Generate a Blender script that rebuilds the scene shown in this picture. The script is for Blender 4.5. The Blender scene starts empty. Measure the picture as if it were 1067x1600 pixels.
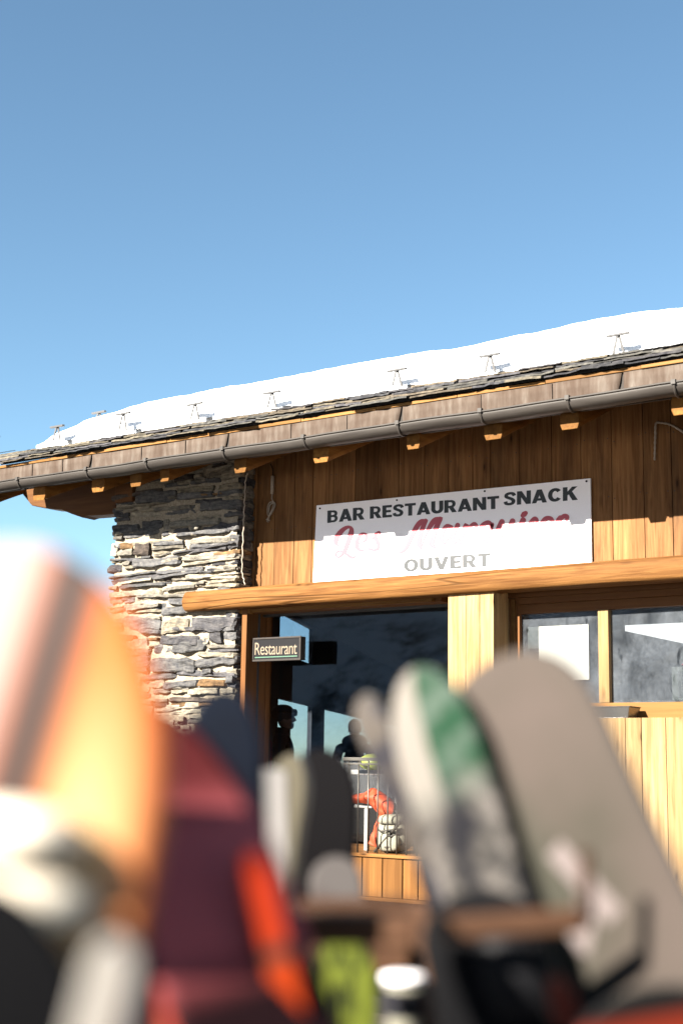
import bpy, math, random
import numpy as np
from mathutils import Vector, Matrix, noise as mnoise
random.seed(7)
C = bpy.context.scene.collection
SC = bpy.context.scene
PI = math.pi
EYE = Vector((0, 0, 3.3))                       # camera position (metres)
YAW, PITCH, ROLL = 0.61099941, 0.17807398, 0.01612008
FPX = 2222.2
RC = Matrix.Rotation(YAW, 3, 'Z') @ Matrix.Rotation(PI/2 + PITCH, 3, 'X') @ Matrix.Rotation(ROLL, 3, 'Z')
def ray(px, py): return RC @ Vector((px-533.5, -(py-800), -FPX))
def U(px, py, Y):                               # photo point on the vertical plane at depth Y from the facade survey
    d = ray(px, py); return EYE + d*(Y/d.y)
def UP(px, py, p0, n):
    d = ray(px, py); return EYE + d*((p0-EYE).dot(n)/d.dot(n))
def D(px, py, dist):
    d = ray(px, py); return EYE + d*(dist/FPX)
# ------------------------------------------------------------------ materials
def mat(name):
    m = bpy.data.materials.new(name); m.use_nodes = True
    nt = m.node_tree; b = nt.nodes['Principled BSDF']
    return m, nt, b
def nd(nt, t, **kw):
    n = nt.nodes.new(t)
    for k, v in kw.items():
        if k.startswith('i_'):
            key = k[2:]
            n.inputs[int(key) if key.isdigit() else key].default_value = v
        else: setattr(n, k, v)
    return n
def lk(nt, a, b): nt.links.new(a, b)
def ramp(nt, fac, stops, interp='LINEAR'):
    r = nd(nt, 'ShaderNodeValToRGB'); r.color_ramp.interpolation = interp
    e = r.color_ramp.elements
    while len(e) < len(stops): e.new(0.5)
    for i, (p, c) in enumerate(stops):
        e[i].position = p; e[i].color = (*c, 1) if len(c) == 3 else c
    lk(nt, fac, r.inputs[0]); return r.outputs[0]
def mixc(nt, fac, a, b, mode='MIX'):
    m = nd(nt, 'ShaderNodeMix', data_type='RGBA', blend_type=mode)
    for v, i in ((fac, 0), (a, 6), (b, 7)):
        if hasattr(v, 'links') or hasattr(v, 'is_linked'): lk(nt, v, m.inputs[i])
        else: m.inputs[i].default_value = v if i == 0 else ((*v, 1) if len(v) == 3 else v)
    return m.outputs[2]
def mth(nt, op, a, b=0.0):
    m = nd(nt, 'ShaderNodeMath', operation=op)
    for v, i in ((a, 0), (b, 1)):
        if hasattr(v, 'is_linked'): lk(nt, v, m.inputs[i])
        else: m.inputs[i].default_value = v
    return m.outputs[0]
def noise(nt, vec, scale, detail=4, rough=.55, dist=0):
    n = nd(nt, 'ShaderNodeTexNoise'); n.inputs['Scale'].default_value = scale
    n.inputs['Detail'].default_value = detail; n.inputs['Roughness'].default_value = rough; n.inputs['Distortion'].default_value = dist
    if vec is not None: lk(nt, vec, n.inputs['Vector'])
    return n.outputs['Fac']
def coords(nt, sc=(1, 1, 1)):
    t = nd(nt, 'ShaderNodeTexCoord'); m = nd(nt, 'ShaderNodeMapping'); m.inputs['Scale'].default_value = sc
    lk(nt, t.outputs['Object'], m.inputs['Vector']); return m.outputs[0]
def bump(nt, b, h, strength, dist=.01):
    n = nd(nt, 'ShaderNodeBump'); n.inputs['Strength'].default_value = strength; n.inputs['Distance'].default_value = dist
    lk(nt, h, n.inputs['Height']); lk(nt, n.outputs[0], b.inputs['Normal'])
def plain(name, col, rough=.5, metal=0, var=.12, scale=30, spec=.5, bmp=0):
    m, nt, b = mat(name); v = coords(nt); f = noise(nt, v, scale)
    lo = tuple(c*(1-var) for c in col); hi = tuple(c*(1+var) for c in col)
    lk(nt, ramp(nt, f, [(.3, lo), (.7, hi)]), b.inputs['Base Color'])
    b.inputs['Roughness'].default_value = rough; b.inputs['Metallic'].default_value = metal
    b.inputs['Specular IOR Level'].default_value = spec
    if bmp: bump(nt, b, f, bmp)
    return m
def wood(name, dark, light, axis='Z', rough=.6, knots=True, weather=0.0, spec=.06, cracks=False):
    m, nt, b = mat(name)
    sc = {'Z': (22, 22, 1.1), 'X': (1.1, 22, 22), 'Y': (22, 1.1, 22)}[axis]
    at = nd(nt, 'ShaderNodeAttribute', attribute_name='rnd')
    tc = nd(nt, 'ShaderNodeTexCoord')
    off = nd(nt, 'ShaderNodeVectorMath', operation='MULTIPLY_ADD'); lk(nt, at.outputs['Color'], off.inputs[0])
    off.inputs[1].default_value = (9, 7, 11); lk(nt, tc.outputs['Object'], off.inputs[2])
    mp = nd(nt, 'ShaderNodeMapping'); mp.inputs['Scale'].default_value = sc; lk(nt, off.outputs[0], mp.inputs[0])
    g = noise(nt, mp.outputs[0], 1.3, 7, .62, .6)
    mp2 = nd(nt, 'ShaderNodeMapping'); mp2.inputs['Scale'].default_value = tuple(.22*s for s in sc); lk(nt, off.outputs[0], mp2.inputs[0])
    g2 = noise(nt, mp2.outputs[0], 1.0, 3, .5, 1.2)
    col = ramp(nt, g, [(.28, dark), (.72, light)])
    col = mixc(nt, ramp(nt, g2, [(.35, (0, 0, 0)), (.7, (1, 1, 1))]), col, mixc(nt, .55, col, tuple(c*.6 for c in dark)))
    sx = nd(nt, 'ShaderNodeSeparateXYZ'); lk(nt, at.outputs['Color'], sx.inputs[0])
    pv = mth(nt, 'ADD', mth(nt, 'MULTIPLY', sx.outputs[0], .55), .72)
    vm = nd(nt, 'ShaderNodeVectorMath', operation='SCALE'); lk(nt, col, vm.inputs[0]); lk(nt, pv, vm.inputs['Scale'])
    col = vm.outputs[0]
    h = g
    if knots:
        ks = {'Z': (5.5, 5.5, 1.7), 'X': (1.7, 5.5, 5.5), 'Y': (5.5, 1.7, 5.5)}[axis]
        mk = nd(nt, 'ShaderNodeMapping'); mk.inputs['Scale'].default_value = ks; lk(nt, off.outputs[0], mk.inputs[0])
        vo = nd(nt, 'ShaderNodeTexVoronoi'); vo.inputs['Scale'].default_value = 1.0; lk(nt, mk.outputs[0], vo.inputs['Vector'])
        k = ramp(nt, vo.outputs['Distance'], [(.035, (1, 1, 1)), (.085, (.35, .35, .35)), (.17, (0, 0, 0))])
        col = mixc(nt, k, col, tuple(c*.28 for c in dark))
    if cracks:
        mc = nd(nt, 'ShaderNodeMapping'); mc.inputs['Scale'].default_value = tuple(.28 if q < 2 else 6 for q in sc); lk(nt, off.outputs[0], mc.inputs[0])
        cf = noise(nt, mc.outputs[0], .8, 2, .4, 0); ck_ = ramp(nt, cf, [(.488, (0, 0, 0)), (.498, (1, 1, 1)), (.502, (1, 1, 1)), (.512, (0, 0, 0))])
        col = mixc(nt, mth(nt, 'MULTIPLY', ck_, .6), col, tuple(c*.3 for c in dark)); h = mth(nt, 'SUBTRACT', h, mth(nt, 'MULTIPLY', ck_, .8))
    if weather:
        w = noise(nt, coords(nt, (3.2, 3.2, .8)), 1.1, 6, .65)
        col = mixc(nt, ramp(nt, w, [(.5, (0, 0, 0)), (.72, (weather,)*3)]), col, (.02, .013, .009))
    lk(nt, col, b.inputs['Base Color'])
    b.inputs['Roughness'].default_value = rough; b.inputs['Specular IOR Level'].default_value = spec
    bump(nt, b, h, .6 if cracks else .35, .012 if cracks else .004)
    return m
def vcol(name, rough=.85, bump_s=.6, layered=True):        # colour of each stone from its own attribute
    m, nt, b = mat(name)
    at = nd(nt, 'ShaderNodeAttribute', attribute_name='rnd')
    v = coords(nt, (5, 5, 26) if layered else (8, 8, 8)); f = noise(nt, v, 1.4, 8, .68, .5)
    f2 = noise(nt, coords(nt), 16, 6, .65)
    c = mixc(nt, 1.0, at.outputs['Color'], ramp(nt, f, [(.28, (.5, .49, .49)), (.5, (1, 1, 1)), (.75, (1.55, 1.48, 1.38))]), 'MULTIPLY')
    c = mixc(nt, 1.0, c, ramp(nt, f2, [(.3, (.55, .56, .6)), (.65, (1.3, 1.25, 1.15))]), 'MULTIPLY')
    lk(nt, c, b.inputs['Base Color']); b.inputs['Roughness'].default_value = rough
    b.inputs['Specular IOR Level'].default_value = .05
    bump(nt, b, mth(nt, 'ADD', f, mth(nt, 'MULTIPLY', f2, .6)), bump_s, .03)
    return m
def glass(name, tint, dust=0.0, rough=0.0):
    m = bpy.data.materials.new(name); m.use_nodes = True; nt = m.node_tree
    nt.nodes.clear(); out = nd(nt, 'ShaderNodeOutputMaterial')
    tr = nd(nt, 'ShaderNodeBsdfTransparent'); tr.inputs[0].default_value = (*tint, 1)
    gl = nd(nt, 'ShaderNodeBsdfGlossy'); gl.inputs['Roughness'].default_value = rough
    fr = nd(nt, 'ShaderNodeFresnel'); fr.inputs[0].default_value = 1.75
    ge = nd(nt, 'ShaderNodeNewGeometry'); mx = nd(nt, 'ShaderNodeMixShader'); lk(nt, mth(nt, 'MULTIPLY', fr.outputs[0], mth(nt, 'SUBTRACT', 1.0, ge.outputs['Backfacing'])), mx.inputs[0]); lk(nt, tr.outputs[0], mx.inputs[1]); lk(nt, gl.outputs[0], mx.inputs[2])
    last = mx.outputs[0]
    if dust:
        df = nd(nt, 'ShaderNodeBsdfDiffuse'); df.inputs[0].default_value = (.42, .46, .52, 1)
        f = noise(nt, coords(nt, (1, 1, .55)), 2.6, 6, .6, .8)
        f2 = noise(nt, coords(nt), 24, 5, .7)
        f3 = noise(nt, coords(nt, (1, 1, .3)), 7, 4, .6, 1.5)
        a = ramp(nt, f, [(.3, (.25,)*3), (.72, (1,)*3)])
        k = ramp(nt, f3, [(.60, (1,)*3), (.68, (.12,)*3)])
        w = mth(nt, 'MULTIPLY', mth(nt, 'MULTIPLY', a, k), mth(nt, 'ADD', mth(nt, 'MULTIPLY', f2, .9), .35))
        w = mth(nt, 'MULTIPLY', w, dust)
        mx2 = nd(nt, 'ShaderNodeMixShader'); lk(nt, w, mx2.inputs[0]); lk(nt, last, mx2.inputs[1]); lk(nt, df.outputs[0], mx2.inputs[2]); last = mx2.outputs[0]
    lk(nt, last, out.inputs[0]); return m
def board_graphic(name, fn, rough=.35, spec=.5):         # fn(nt, s, t) -> colour socket; s metres from tip, t -1..1 across
    m, nt, b = mat(name)
    at = nd(nt, 'ShaderNodeAttribute', attribute_name='rnd'); sx = nd(nt, 'ShaderNodeSeparateXYZ'); lk(nt, at.outputs['Color'], sx.inputs[0])
    c = fn(nt, sx.outputs[0], sx.outputs[1]) if fn.__code__.co_argcount < 4 else fn(nt, sx.outputs[0], sx.outputs[1], sx.outputs[2])
    lk(nt, c, b.inputs['Base Color']); b.inputs['Roughness'].default_value = rough; b.inputs['Specular IOR Level'].default_value = spec
    return m

M = {}
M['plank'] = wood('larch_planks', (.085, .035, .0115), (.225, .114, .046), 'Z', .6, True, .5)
M['plank_lit'] = wood('larch_planks_sunlit', (.135, .078, .031), (.275, .185, .092), 'Z', .55, True)  # paler copy of the larch, sunlight put into its colour for sunlit boards
M['beam'] = wood('beam_wood', (.065, .024, .006), (.185, .09, .029), 'X', .65, True, 0, .06, True)
M['frame'] = wood('frame_wood', (.09, .038, .014), (.135, .062, .023), 'Z', .45, False)
M['frame_x'] = wood('frame_wood_horizontal', (.09, .038, .014), (.135, .062, .023), 'X', .45, False)
M['rafter'] = wood('rafter_wood', (.085, .035, .008), (.165, .078, .019), 'Y', .6, True)
M['log'] = wood('log_wood', (.07, .030, .012), (.12, .055, .02), 'X', .6, True)
M['deckwood'] = wood('deck_fascia_wood', (.10, .042, .012), (.17, .08, .025), 'Z', .55, True)
M['deckwood_x'] = wood('deck_board_wood', (.10, .042, .012), (.17, .08, .025), 'X', .55, True)
M['rack'] = wood('rack_wood', (.03, .015, .009), (.055, .028, .016), 'X', .6, False)
M['strip'] = wood('sunlit_wood_strip', (.14, .066, .02), (.2, .105, .036), 'X', .6, False)
M['stone'] = vcol('schist_stone')
M['mortar'] = plain('lime_mortar', (.2, .17, .13), .95, 0, .3, 40, .04, .7)
M['slate'] = vcol('roof_slate', .75, .5, False)
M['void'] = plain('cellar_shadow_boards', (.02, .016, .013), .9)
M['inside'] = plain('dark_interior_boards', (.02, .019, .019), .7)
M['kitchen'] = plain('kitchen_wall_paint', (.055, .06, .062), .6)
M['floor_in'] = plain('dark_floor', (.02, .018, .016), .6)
m, nt, b = mat('snow'); f = noise(nt, coords(nt), 9, 6, .6); b.inputs['Base Color'].default_value = (.86, .88, .9, 1); b.inputs['Roughness'].default_value = .6
bump(nt, b, f, .25, .05); M['snow'] = m
m, nt, b = mat('weathered_copper'); f = noise(nt, coords(nt, (14, 14, 2.0)), 1.3, 6, .6); f2 = noise(nt, coords(nt, (3, 3, 1.2)), 1.5, 5, .6)
c = ramp(nt, f, [(.3, (.044, .032, .024)), (.52, (.066, .051, .041)), (.75, (.10, .087, .074))])
c = mixc(nt, ramp(nt, f2, [(.42, (0, 0, 0)), (.7, (.7, .7, .7))]), c, (.03, .017, .011)); lk(nt, c, b.inputs['Base Color'])
b.inputs['Roughness'].default_value = .8; b.inputs['Specular IOR Level'].default_value = .1; M['copper'] = m
m, nt, b = mat('gutter_zinc'); f = noise(nt, coords(nt, (1.5, 12, 12)), 1.5, 5, .6)
lk(nt, ramp(nt, f, [(.3, (.019, .0155, .013)), (.7, (.036, .031, .027))]), b.inputs['Base Color'])
f3 = noise(nt, coords(nt, (2.2, 5, 5)), 1.0, 3); b.inputs['Roughness'].default_value = .6; b.inputs['Specular IOR Level'].default_value = .3; M['gutter'] = m
M['galv'] = plain('galvanised_steel', (.07, .07, .072), .6, 0, .1, 30, .1)
M['steel'] = plain('stainless_steel', (.2, .195, .19), .22, .9, .06)
M['rail'] = plain('painted_rail_metal', (.05, .046, .04), .45, .4)
M['white'] = plain('white_paint', (.16, .16, .155), .5)
M['signw'] = plain('white_sign_panel', (.8, .775, .79), .48, 0, .02, 60, .5)
M['black'] = plain('black_lettering', (.012, .015, .018), .48, 0, .05, 60, .45)
M['red'] = plain('red_lettering', (.33, .018, .035), .48, 0, .05, 60, .8)
M['darkplastic'] = plain('dark_plastic', (.006, .006, .007), .6, 0, .1, 30, .08)
M['greyframe'] = plain('grey_box_frame', (.03, .026, .024), .5, 0, .1, 30, .1)
M['signface'] = plain('dark_sign_face', (.005, .005, .006), .5, 0, .1, 30, .12)
M['cream'] = plain('cream_lettering', (.12, .092, .058), .5)
M['green'] = plain('green_line', (.03, .085, .05), .5)
M['binding_white'] = plain('white_binding', (.55, .49, .40), .5)
M['paper'] = plain('paper', (.16, .165, .155), .8, 0, .04)
M['paper2'] = plain('paper_faded', (.07, .075, .07), .8, 0, .1)
M['cable'] = plain('pale_cable', (.22, .18, .14), .5)
M['glass'] = glass('door_glass', (.74, .77, .8))
M['glass_w'] = glass('hatch_glass', (.7, .72, .72), .11)
M['glass_s'] = glass('side_window_glass', (.88, .93, 1.0))
M['skin'] = plain('skin', (.12, .06, .04), .5)
M['cloth_dark'] = plain('dark_cloth', (.012, .012, .015), .8, 0, .12, 30, .06)
M['cloth_red'] = plain('red_cloth', (.22, .008, .014), .8, 0, .12, 30, .06)
M['helmet'] = plain('dark_helmet', (.014, .015, .02), .4, 0, .12, 30, .06)
M['lime'] = plain('lime_shell', (.13, .155, .03), .4, 0, .2, 20)
M['orange'] = plain('orange_cloth', (.24, .027, .0035), .75, 0, .15, 40)
M['bag'] = plain('beige_canvas', (.13, .125, .095), .85, 0, .2, 40)
M['strapd'] = plain('dark_strap', (.02, .017, .014), .7)
# ------------------------------------------------------------------ mesh building
class MB:
    def __init__(s): s.v = []; s.f = []; s.m = []; s.c = []; s.sm = []
    def add(s, verts, faces, col=(0, 0, 0), mi=0, smooth=False):
        o = len(s.v); s.v += [tuple(p) for p in verts]; s.f += [tuple(i+o for i in f) for f in faces]
        s.m += [mi]*len(faces); s.sm += [smooth]*len(faces)
        s.c += (list(col) if len(col) and hasattr(col[0], '__len__') else [tuple(col)]*len(verts))
    def box(s, a, b, col=None, mi=0):
        a, b = Vector(a), Vector(b); col = col or (random.random(), random.random(), random.random())
        x0, x1 = sorted((a.x, b.x)); y0, y1 = sorted((a.y, b.y)); z0, z1 = sorted((a.z, b.z))
        s.add([(x0,y0,z0),(x1,y0,z0),(x1,y1,z0),(x0,y1,z0),(x0,y0,z1),(x1,y0,z1),(x1,y1,z1),(x0,y1,z1)],
              [(0,3,2,1),(4,5,6,7),(0,1,5,4),(1,2,6,5),(2,3,7,6),(3,0,4,7)], col, mi)
    def obox(s, o, u, v, w, col=None, mi=0):    # oriented box: corner o, edge vectors
        o, u, v, w = map(Vector, (o, u, v, w)); col = col or (random.random(), random.random(), random.random())
        if u.cross(v).dot(w) < 0: u, v = v, u
        s.add([o, o+u, o+u+v, o+v, o+w, o+u+w, o+u+v+w, o+v+w],
              [(0,3,2,1),(4,5,6,7),(0,1,5,4),(1,2,6,5),(2,3,7,6),(3,0,4,7)], col, mi)
    def prism(s, poly, off, col=None, mi=0):    # poly: list of world points, off: extrusion vector
        n = len(poly); poly = [Vector(p) for p in poly]; off = Vector(off); col = col or (random.random(), random.random(), random.random())
        nn = Vector((0, 0, 0))
        for i in range(n): nn += poly[i].cross(poly[(i+1) % n])
        if nn.dot(off) > 0: poly = poly[::-1]
        s.add(poly+[p+off for p in poly], [tuple(range(n)), tuple(range(2*n-1, n-1, -1))]+[(i, i+n, (i+1) % n+n, (i+1) % n) for i in range(n)], col, mi)
    def tube(s, pts, r, seg=8, col=(0, 0, 0), mi=0, cap=True):
        pts = [Vector(p) for p in pts]; n = len(pts); rr = r if hasattr(r, '__len__') else [r]*n
        vs = []; up = None
        for i, p in enumerate(pts):
            t = (pts[min(i+1, n-1)]-pts[max(i-1, 0)]).normalized()
            if up is None: up = t.orthogonal().normalized()
            up = (up-t*up.dot(t)).normalized(); w = t.cross(up)
            for k in range(seg): a = 2*PI*k/seg; vs.append(p+(up*math.cos(a)+w*math.sin(a))*rr[i])
        fs = [(i*seg+k, i*seg+(k+1) % seg, (i+1)*seg+(k+1) % seg, (i+1)*seg+k) for i in range(n-1) for k in range(seg)]
        if cap: fs += [tuple(range(seg-1, -1, -1)), tuple(range((n-1)*seg, n*seg))]
        s.add(vs, fs, col, mi, True)
    def ellipsoid(s, c, r, rot=None, seg=16, rings=10, col=(0, 0, 0), mi=0, p=2.0, nz=0, nf=6):
        c = Vector(c); vs = []; rot = rot or Matrix.Identity(3)
        def sp(x): return math.copysign(abs(x)**(2/p), x)
        for i in range(rings+1):
            th = PI*i/rings
            for k in range(seg):
                ph = 2*PI*k/seg
                q = Vector((r[0]*sp(math.sin(th))*sp(math.cos(ph)), r[1]*sp(math.sin(th))*sp(math.sin(ph)), r[2]*sp(math.cos(th))))
                if nz: q *= 1+nz*mnoise.noise(q*nf+c)
                vs.append(c+rot @ q)
        s.add(vs, [(i*seg+k, (i+1)*seg+k, (i+1)*seg+(k+1) % seg, i*seg+(k+1) % seg) for i in range(rings) for k in range(seg)], col, mi, True)
    def build(s, name, mats, parent=None, bevel=0, sub=0, kind=None):
        me = bpy.data.meshes.new(name); off = root_loc(parent)
        me.from_pydata([(p[0]-off.x, p[1]-off.y, p[2]-off.z) for p in s.v], [], s.f)
        for mm in (mats if isinstance(mats, (list, tuple)) else [mats]): me.materials.append(M[mm] if isinstance(mm, str) else mm)
        me.polygons.foreach_set('material_index', s.m); me.polygons.foreach_set('use_smooth', s.sm)
        a = me.color_attributes.new('rnd', 'FLOAT_COLOR', 'POINT')
        a.data.foreach_set('color', np.array([(*c[:3], 1) for c in s.c], dtype=np.float32).ravel())
        me.update()
        o = bpy.data.objects.new(name, me); C.objects.link(o)
        if parent: o.parent = parent
        if bevel:
            b = o.modifiers.new('bevel', 'BEVEL'); b.width = bevel; b.segments = 2; b.limit_method = 'ANGLE'
        if sub: o.modifiers.new('sub', 'SUBSURF').render_levels = sub; o.modifiers[-1].levels = sub
        return o
def root_loc(o):
    if o is None: return Vector((0, 0, 0))
    while o.parent: o = o.parent
    return Vector(o.location)
def thing(name, label, cat, loc, group=None):
    o = bpy.data.objects.new(name, None); C.objects.link(o); o.location = loc; o.empty_display_size = .2
    return tag(o, label, cat, group)
def tag(o, label=None, cat=None, group=None, kind=None):
    for k, v in (('label', label), ('category', cat), ('group', group), ('kind', kind)):
        if v: o[k] = v
    return o
def solo(mb, name, mats, label, cat, loc, group=None, **kw):         # a thing that is one mesh, origin at its base
    e = bpy.data.objects.new('tmp', None); e.location = loc
    o = mb.build(name, mats, None, **kw)
    o.data.transform(Matrix.Translation(-Vector(loc))); o.location = loc; bpy.data.objects.remove(e)
    return tag(o, label, cat, group)
def cr(pts, n=6):                                                      # Catmull-Rom through tuples
    out = []; P = [np.array(p, float) for p in pts]
    for i in range(len(P)-1):
        p0, p1, p2, p3 = P[max(i-1, 0)], P[i], P[i+1], P[min(i+2, len(P)-1)]
        for k in range(n):
            t = k/n; out.append(.5*((2*p1)+(-p0+p2)*t+(2*p0-5*p1+4*p2-p3)*t*t+(-p0+3*p1-3*p2+p3)*t**3))
    out.append(P[-1]); return out
def lerp_tab(tab, x):
    return float(np.interp(x, [t[0] for t in tab], [t[1] for t in tab]))
# ------------------------------------------------------------------ setting: ground, mountain
def ground_z(x, y):
    if y < 2.6: z = 1.75
    elif y < 9.5: z = 1.75+(0-1.75)*((y-2.6)/6.9)
    else: z = 0.0
    return z + .04*mnoise.noise(Vector((x*.5, y*.5, 0)))
g = MB(); xs = sorted(set([-2500, -1200, -500, -200, -90, -45]+[i*.6 for i in range(-40, 26)]+[30, 60, 150, 400, 1200, 2500])); ys = sorted(set([-240, -150, -80, -40, -20]+[i*.6 for i in range(-12, 42)]+[40, 80, 160, 400, 900, 2500]))
vs = []
for y in ys:
    for x in xs: vs.append((x, y, ground_z(x, y) if y > -40 else 1.75-(y+40)*.02))
nx = len(xs)
g.add(vs, [(j*nx+i, j*nx+i+1, (j+1)*nx+i+1, (j+1)*nx+i) for j in range(len(ys)-1) for i in range(nx-1)], smooth=True)
m, nt, b = mat('low_bounce_ground'); tc = nd(nt, 'ShaderNodeTexCoord'); le = nd(nt, 'ShaderNodeVectorMath', operation='LENGTH'); lk(nt, tc.outputs['Object'], le.inputs[0])  # unseen ground made dark to cut light bouncing up; snow further out
f = noise(nt, coords(nt), .12, 5, .6); f2 = noise(nt, coords(nt), 3, 6, .65)
k = mth(nt, 'ADD', mth(nt, 'DIVIDE', le.outputs['Value'], 60.0), mth(nt, 'MULTIPLY', mth(nt, 'SUBTRACT', f, .5), .8))
lk(nt, mixc(nt, ramp(nt, k, [(.82, (0, 0, 0)), (.95, (1, 1, 1))]), ramp(nt, f2, [(.35, (.03, .026, .023)), (.7, (.07, .062, .056))]), (.82, .84, .87)), b.inputs['Base Color']); b.inputs['Roughness'].default_value = .9
tag(g.build('low_bounce_ground', m), kind='structure')
m, nt, b = mat('forested_snow_slope'); f = noise(nt, coords(nt, (1, 1, .3)), .11, 8, .75); f2 = noise(nt, coords(nt), .012, 4, .6)
w = mth(nt, 'ADD', f, mth(nt, 'MULTIPLY', f2, .5))
lk(nt, ramp(nt, w, [(.64, (.02, .026, .03)), (.80, (.6, .64, .72))]), b.inputs['Base Color']); b.inputs['Roughness'].default_value = .9
g = MB(); vs = []; n = 90; mm_ = 26
for j in range(mm_):
    for i in range(n):
        x = -1500+i*2200/(n-1); t = j/(mm_-1)
        top = 165+40*mnoise.noise(Vector((x*.004, 3, 0)))+18*mnoise.noise(Vector((x*.016, 7, 0)))
        y = -215-230*t; z = 4+top*t+12*mnoise.noise(Vector((x*.012, t*5, 1)))*math.sin(PI*t)
        vs.append((x, y, z))
g.add(vs, [(j*n+i, j*n+i+1, (j+1)*n+i+1, (j+1)*n+i) for j in range(mm_-1) for i in range(n-1)], smooth=True)
tag(g.build('mountain_slope', m), kind='structure')
# ------------------------------------------------------------------ the building
YW = 13.0; YP = 12.72; YB = 12.68; YF = 13.02
rest = thing('restaurant_building', 'timber and slate-stone mountain restaurant with snow on its roof', 'building', (-7.5, 13, 0))
# --- upper plank wall
def planks(mb, x0, x1, z0, z1, y0, y1, wmin, wmax, edges=None):
    xs = edges or []
    if not edges:
        x = x0
        while x < x1: xs.append(x); x += random.uniform(wmin, wmax)
        xs.append(x1)
    for a, c in zip(xs[:-1], xs[1:]):
        d = random.uniform(0, .006); gap = .0035
        mb.box((a+gap, y0+d, z0), (c-gap, y1, z1))
mb = MB()
px_edges = [383, 401, 430, 460, 488, 520, 554, 590, 622, 662, 700, 738, 766, 811, 862, 908, 956, 1006, 1050]
ed = [U(p, 800, YW).x for p in px_edges]; ed[0] = -10.52
x = ed[-1]
while x < 1.4: x += random.uniform(.2, .34); ed.append(x)
planks(mb, 0, 0, EYE.z+1.85, EYE.z+4.0, YW, YW+.06, 0, 0, ed)
for a_, c_ in zip(ed[:-1], ed[1:]):
    for zq in (EYE.z+1.95, EYE.z+2.72, EYE.z+3.3):
        for xq in (a_+.035, c_-.035):
            q = Vector((xq+random.uniform(-.01, .01), YW-.001, zq+random.uniform(-.03, .03))); mb.tube([q+Vector((0, .012, 0)), q], .0065, 6, (.5, .5, .5), 1)
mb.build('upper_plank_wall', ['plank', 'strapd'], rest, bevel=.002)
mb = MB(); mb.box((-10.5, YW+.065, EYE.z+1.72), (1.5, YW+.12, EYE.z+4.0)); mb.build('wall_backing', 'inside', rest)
# --- log lintel beam
mb = MB(); a = U(291, 941, 12.66); zc = a.z; pts = []; rad = []
xb = a.x; N = 60
seg = 20; vs = []; fs = []
for i in range(N):
    x = xb+(1.6-xb)*(i/(N-1))**1.0
    for k in range(seg):
        an = 2*PI*k/seg; ry, rz = .135, .125
        r = .97+.07*mnoise.noise(Vector((x*.7, math.cos(an)*1.2, math.sin(an)*1.2)))+.012*mnoise.noise(Vector((x*4, math.cos(an)*5, math.sin(an)*5)))
        ca, sa = math.cos(an), math.sin(an)
        cc = math.copysign(abs(ca)**.5, ca); ss = math.copysign(abs(sa)**.5, sa)
        vs.append((x-(.03*(1-abs(ss)) if i == 0 else 0), 12.745-cc*ry*r, zc+.005+ss*rz*r))
fs = [(i*seg+k, (i+1)*seg+k, (i+1)*seg+(k+1) % seg, i*seg+(k+1) % seg) for i in range(N-1) for k in range(seg)]
mb.add(vs, fs+[tuple(range(seg))], (.4, .2, .7), 0, True); mb.f[-1]; mb.sm[-1] = False
BEAM = mb.build('lintel_beam', 'beam', rest)
mb = MB()                                                       # long drying cracks in the beam as thin dark slivers set into it
# --- stone pillar (wing wall)
PAL = [((.07, .071, .075), 4), ((.11, .104, .092), 3), ((.145, .131, .105), 2.5), ((.048, .048, .053), 2.2), ((.05, .042, .038), .8), ((.19, .175, .145), 3), ((.11, .07, .038), .7)]
def stone_mesh(mb, c, h, col, seed, rot=0.0, n=5):
    c = Vector(c); idx = {}; vs = []; fs = []
    def vert(p):
        k = tuple(round(q, 4) for q in p)
        if k in idx: return idx[k]
        x, y, z = p; L = (abs(x)**12+abs(y)**12+abs(z)**12)**(1/12)
        q = Vector((x/L*h[0], y/L*h[1], z/L*h[2]))
        nn = mnoise.noise_vector(q*7+Vector((seed*3.1, seed*1.7, seed)))
        n2 = mnoise.noise_vector(q*22+Vector((seed, seed*2.3, seed)))
        q += Vector((nn.x*min(.045, h[0]*.35), nn.y*.03, nn.z*min(.03, h[2]*.5)))+Vector((n2.x*.012, n2.y*.016, n2.z*min(.010, h[2]*.28)))
        q.z += rot*q.x
        idx[k] = len(vs); vs.append(c+q); return idx[k]
    g = [-1+2*i/n for i in range(n+1)]
    for ax in range(3):
        for sg in (-1, 1):
            for i in range(n):
                for j in range(n):
                    quad = []
                    for (a, b2) in ((g[i], g[j]), (g[i+1], g[j]), (g[i+1], g[j+1]), (g[i], g[j+1])):
                        p = [0, 0, 0]; p[ax] = sg; p[(ax+1) % 3] = a; p[(ax+2) % 3] = b2; quad.append(vert(p))
                    fs.append(tuple(quad if sg > 0 else quad[::-1]))
    mb.add(vs, fs, col, 0, False)
def pick_col():
    r = random.uniform(0, sum(w for _, w in PAL))
    for c, w in PAL:
        r -= w
        if r <= 0: break
    k = random.uniform(.8, 1.25); return tuple(q*k for q in c)
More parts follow.
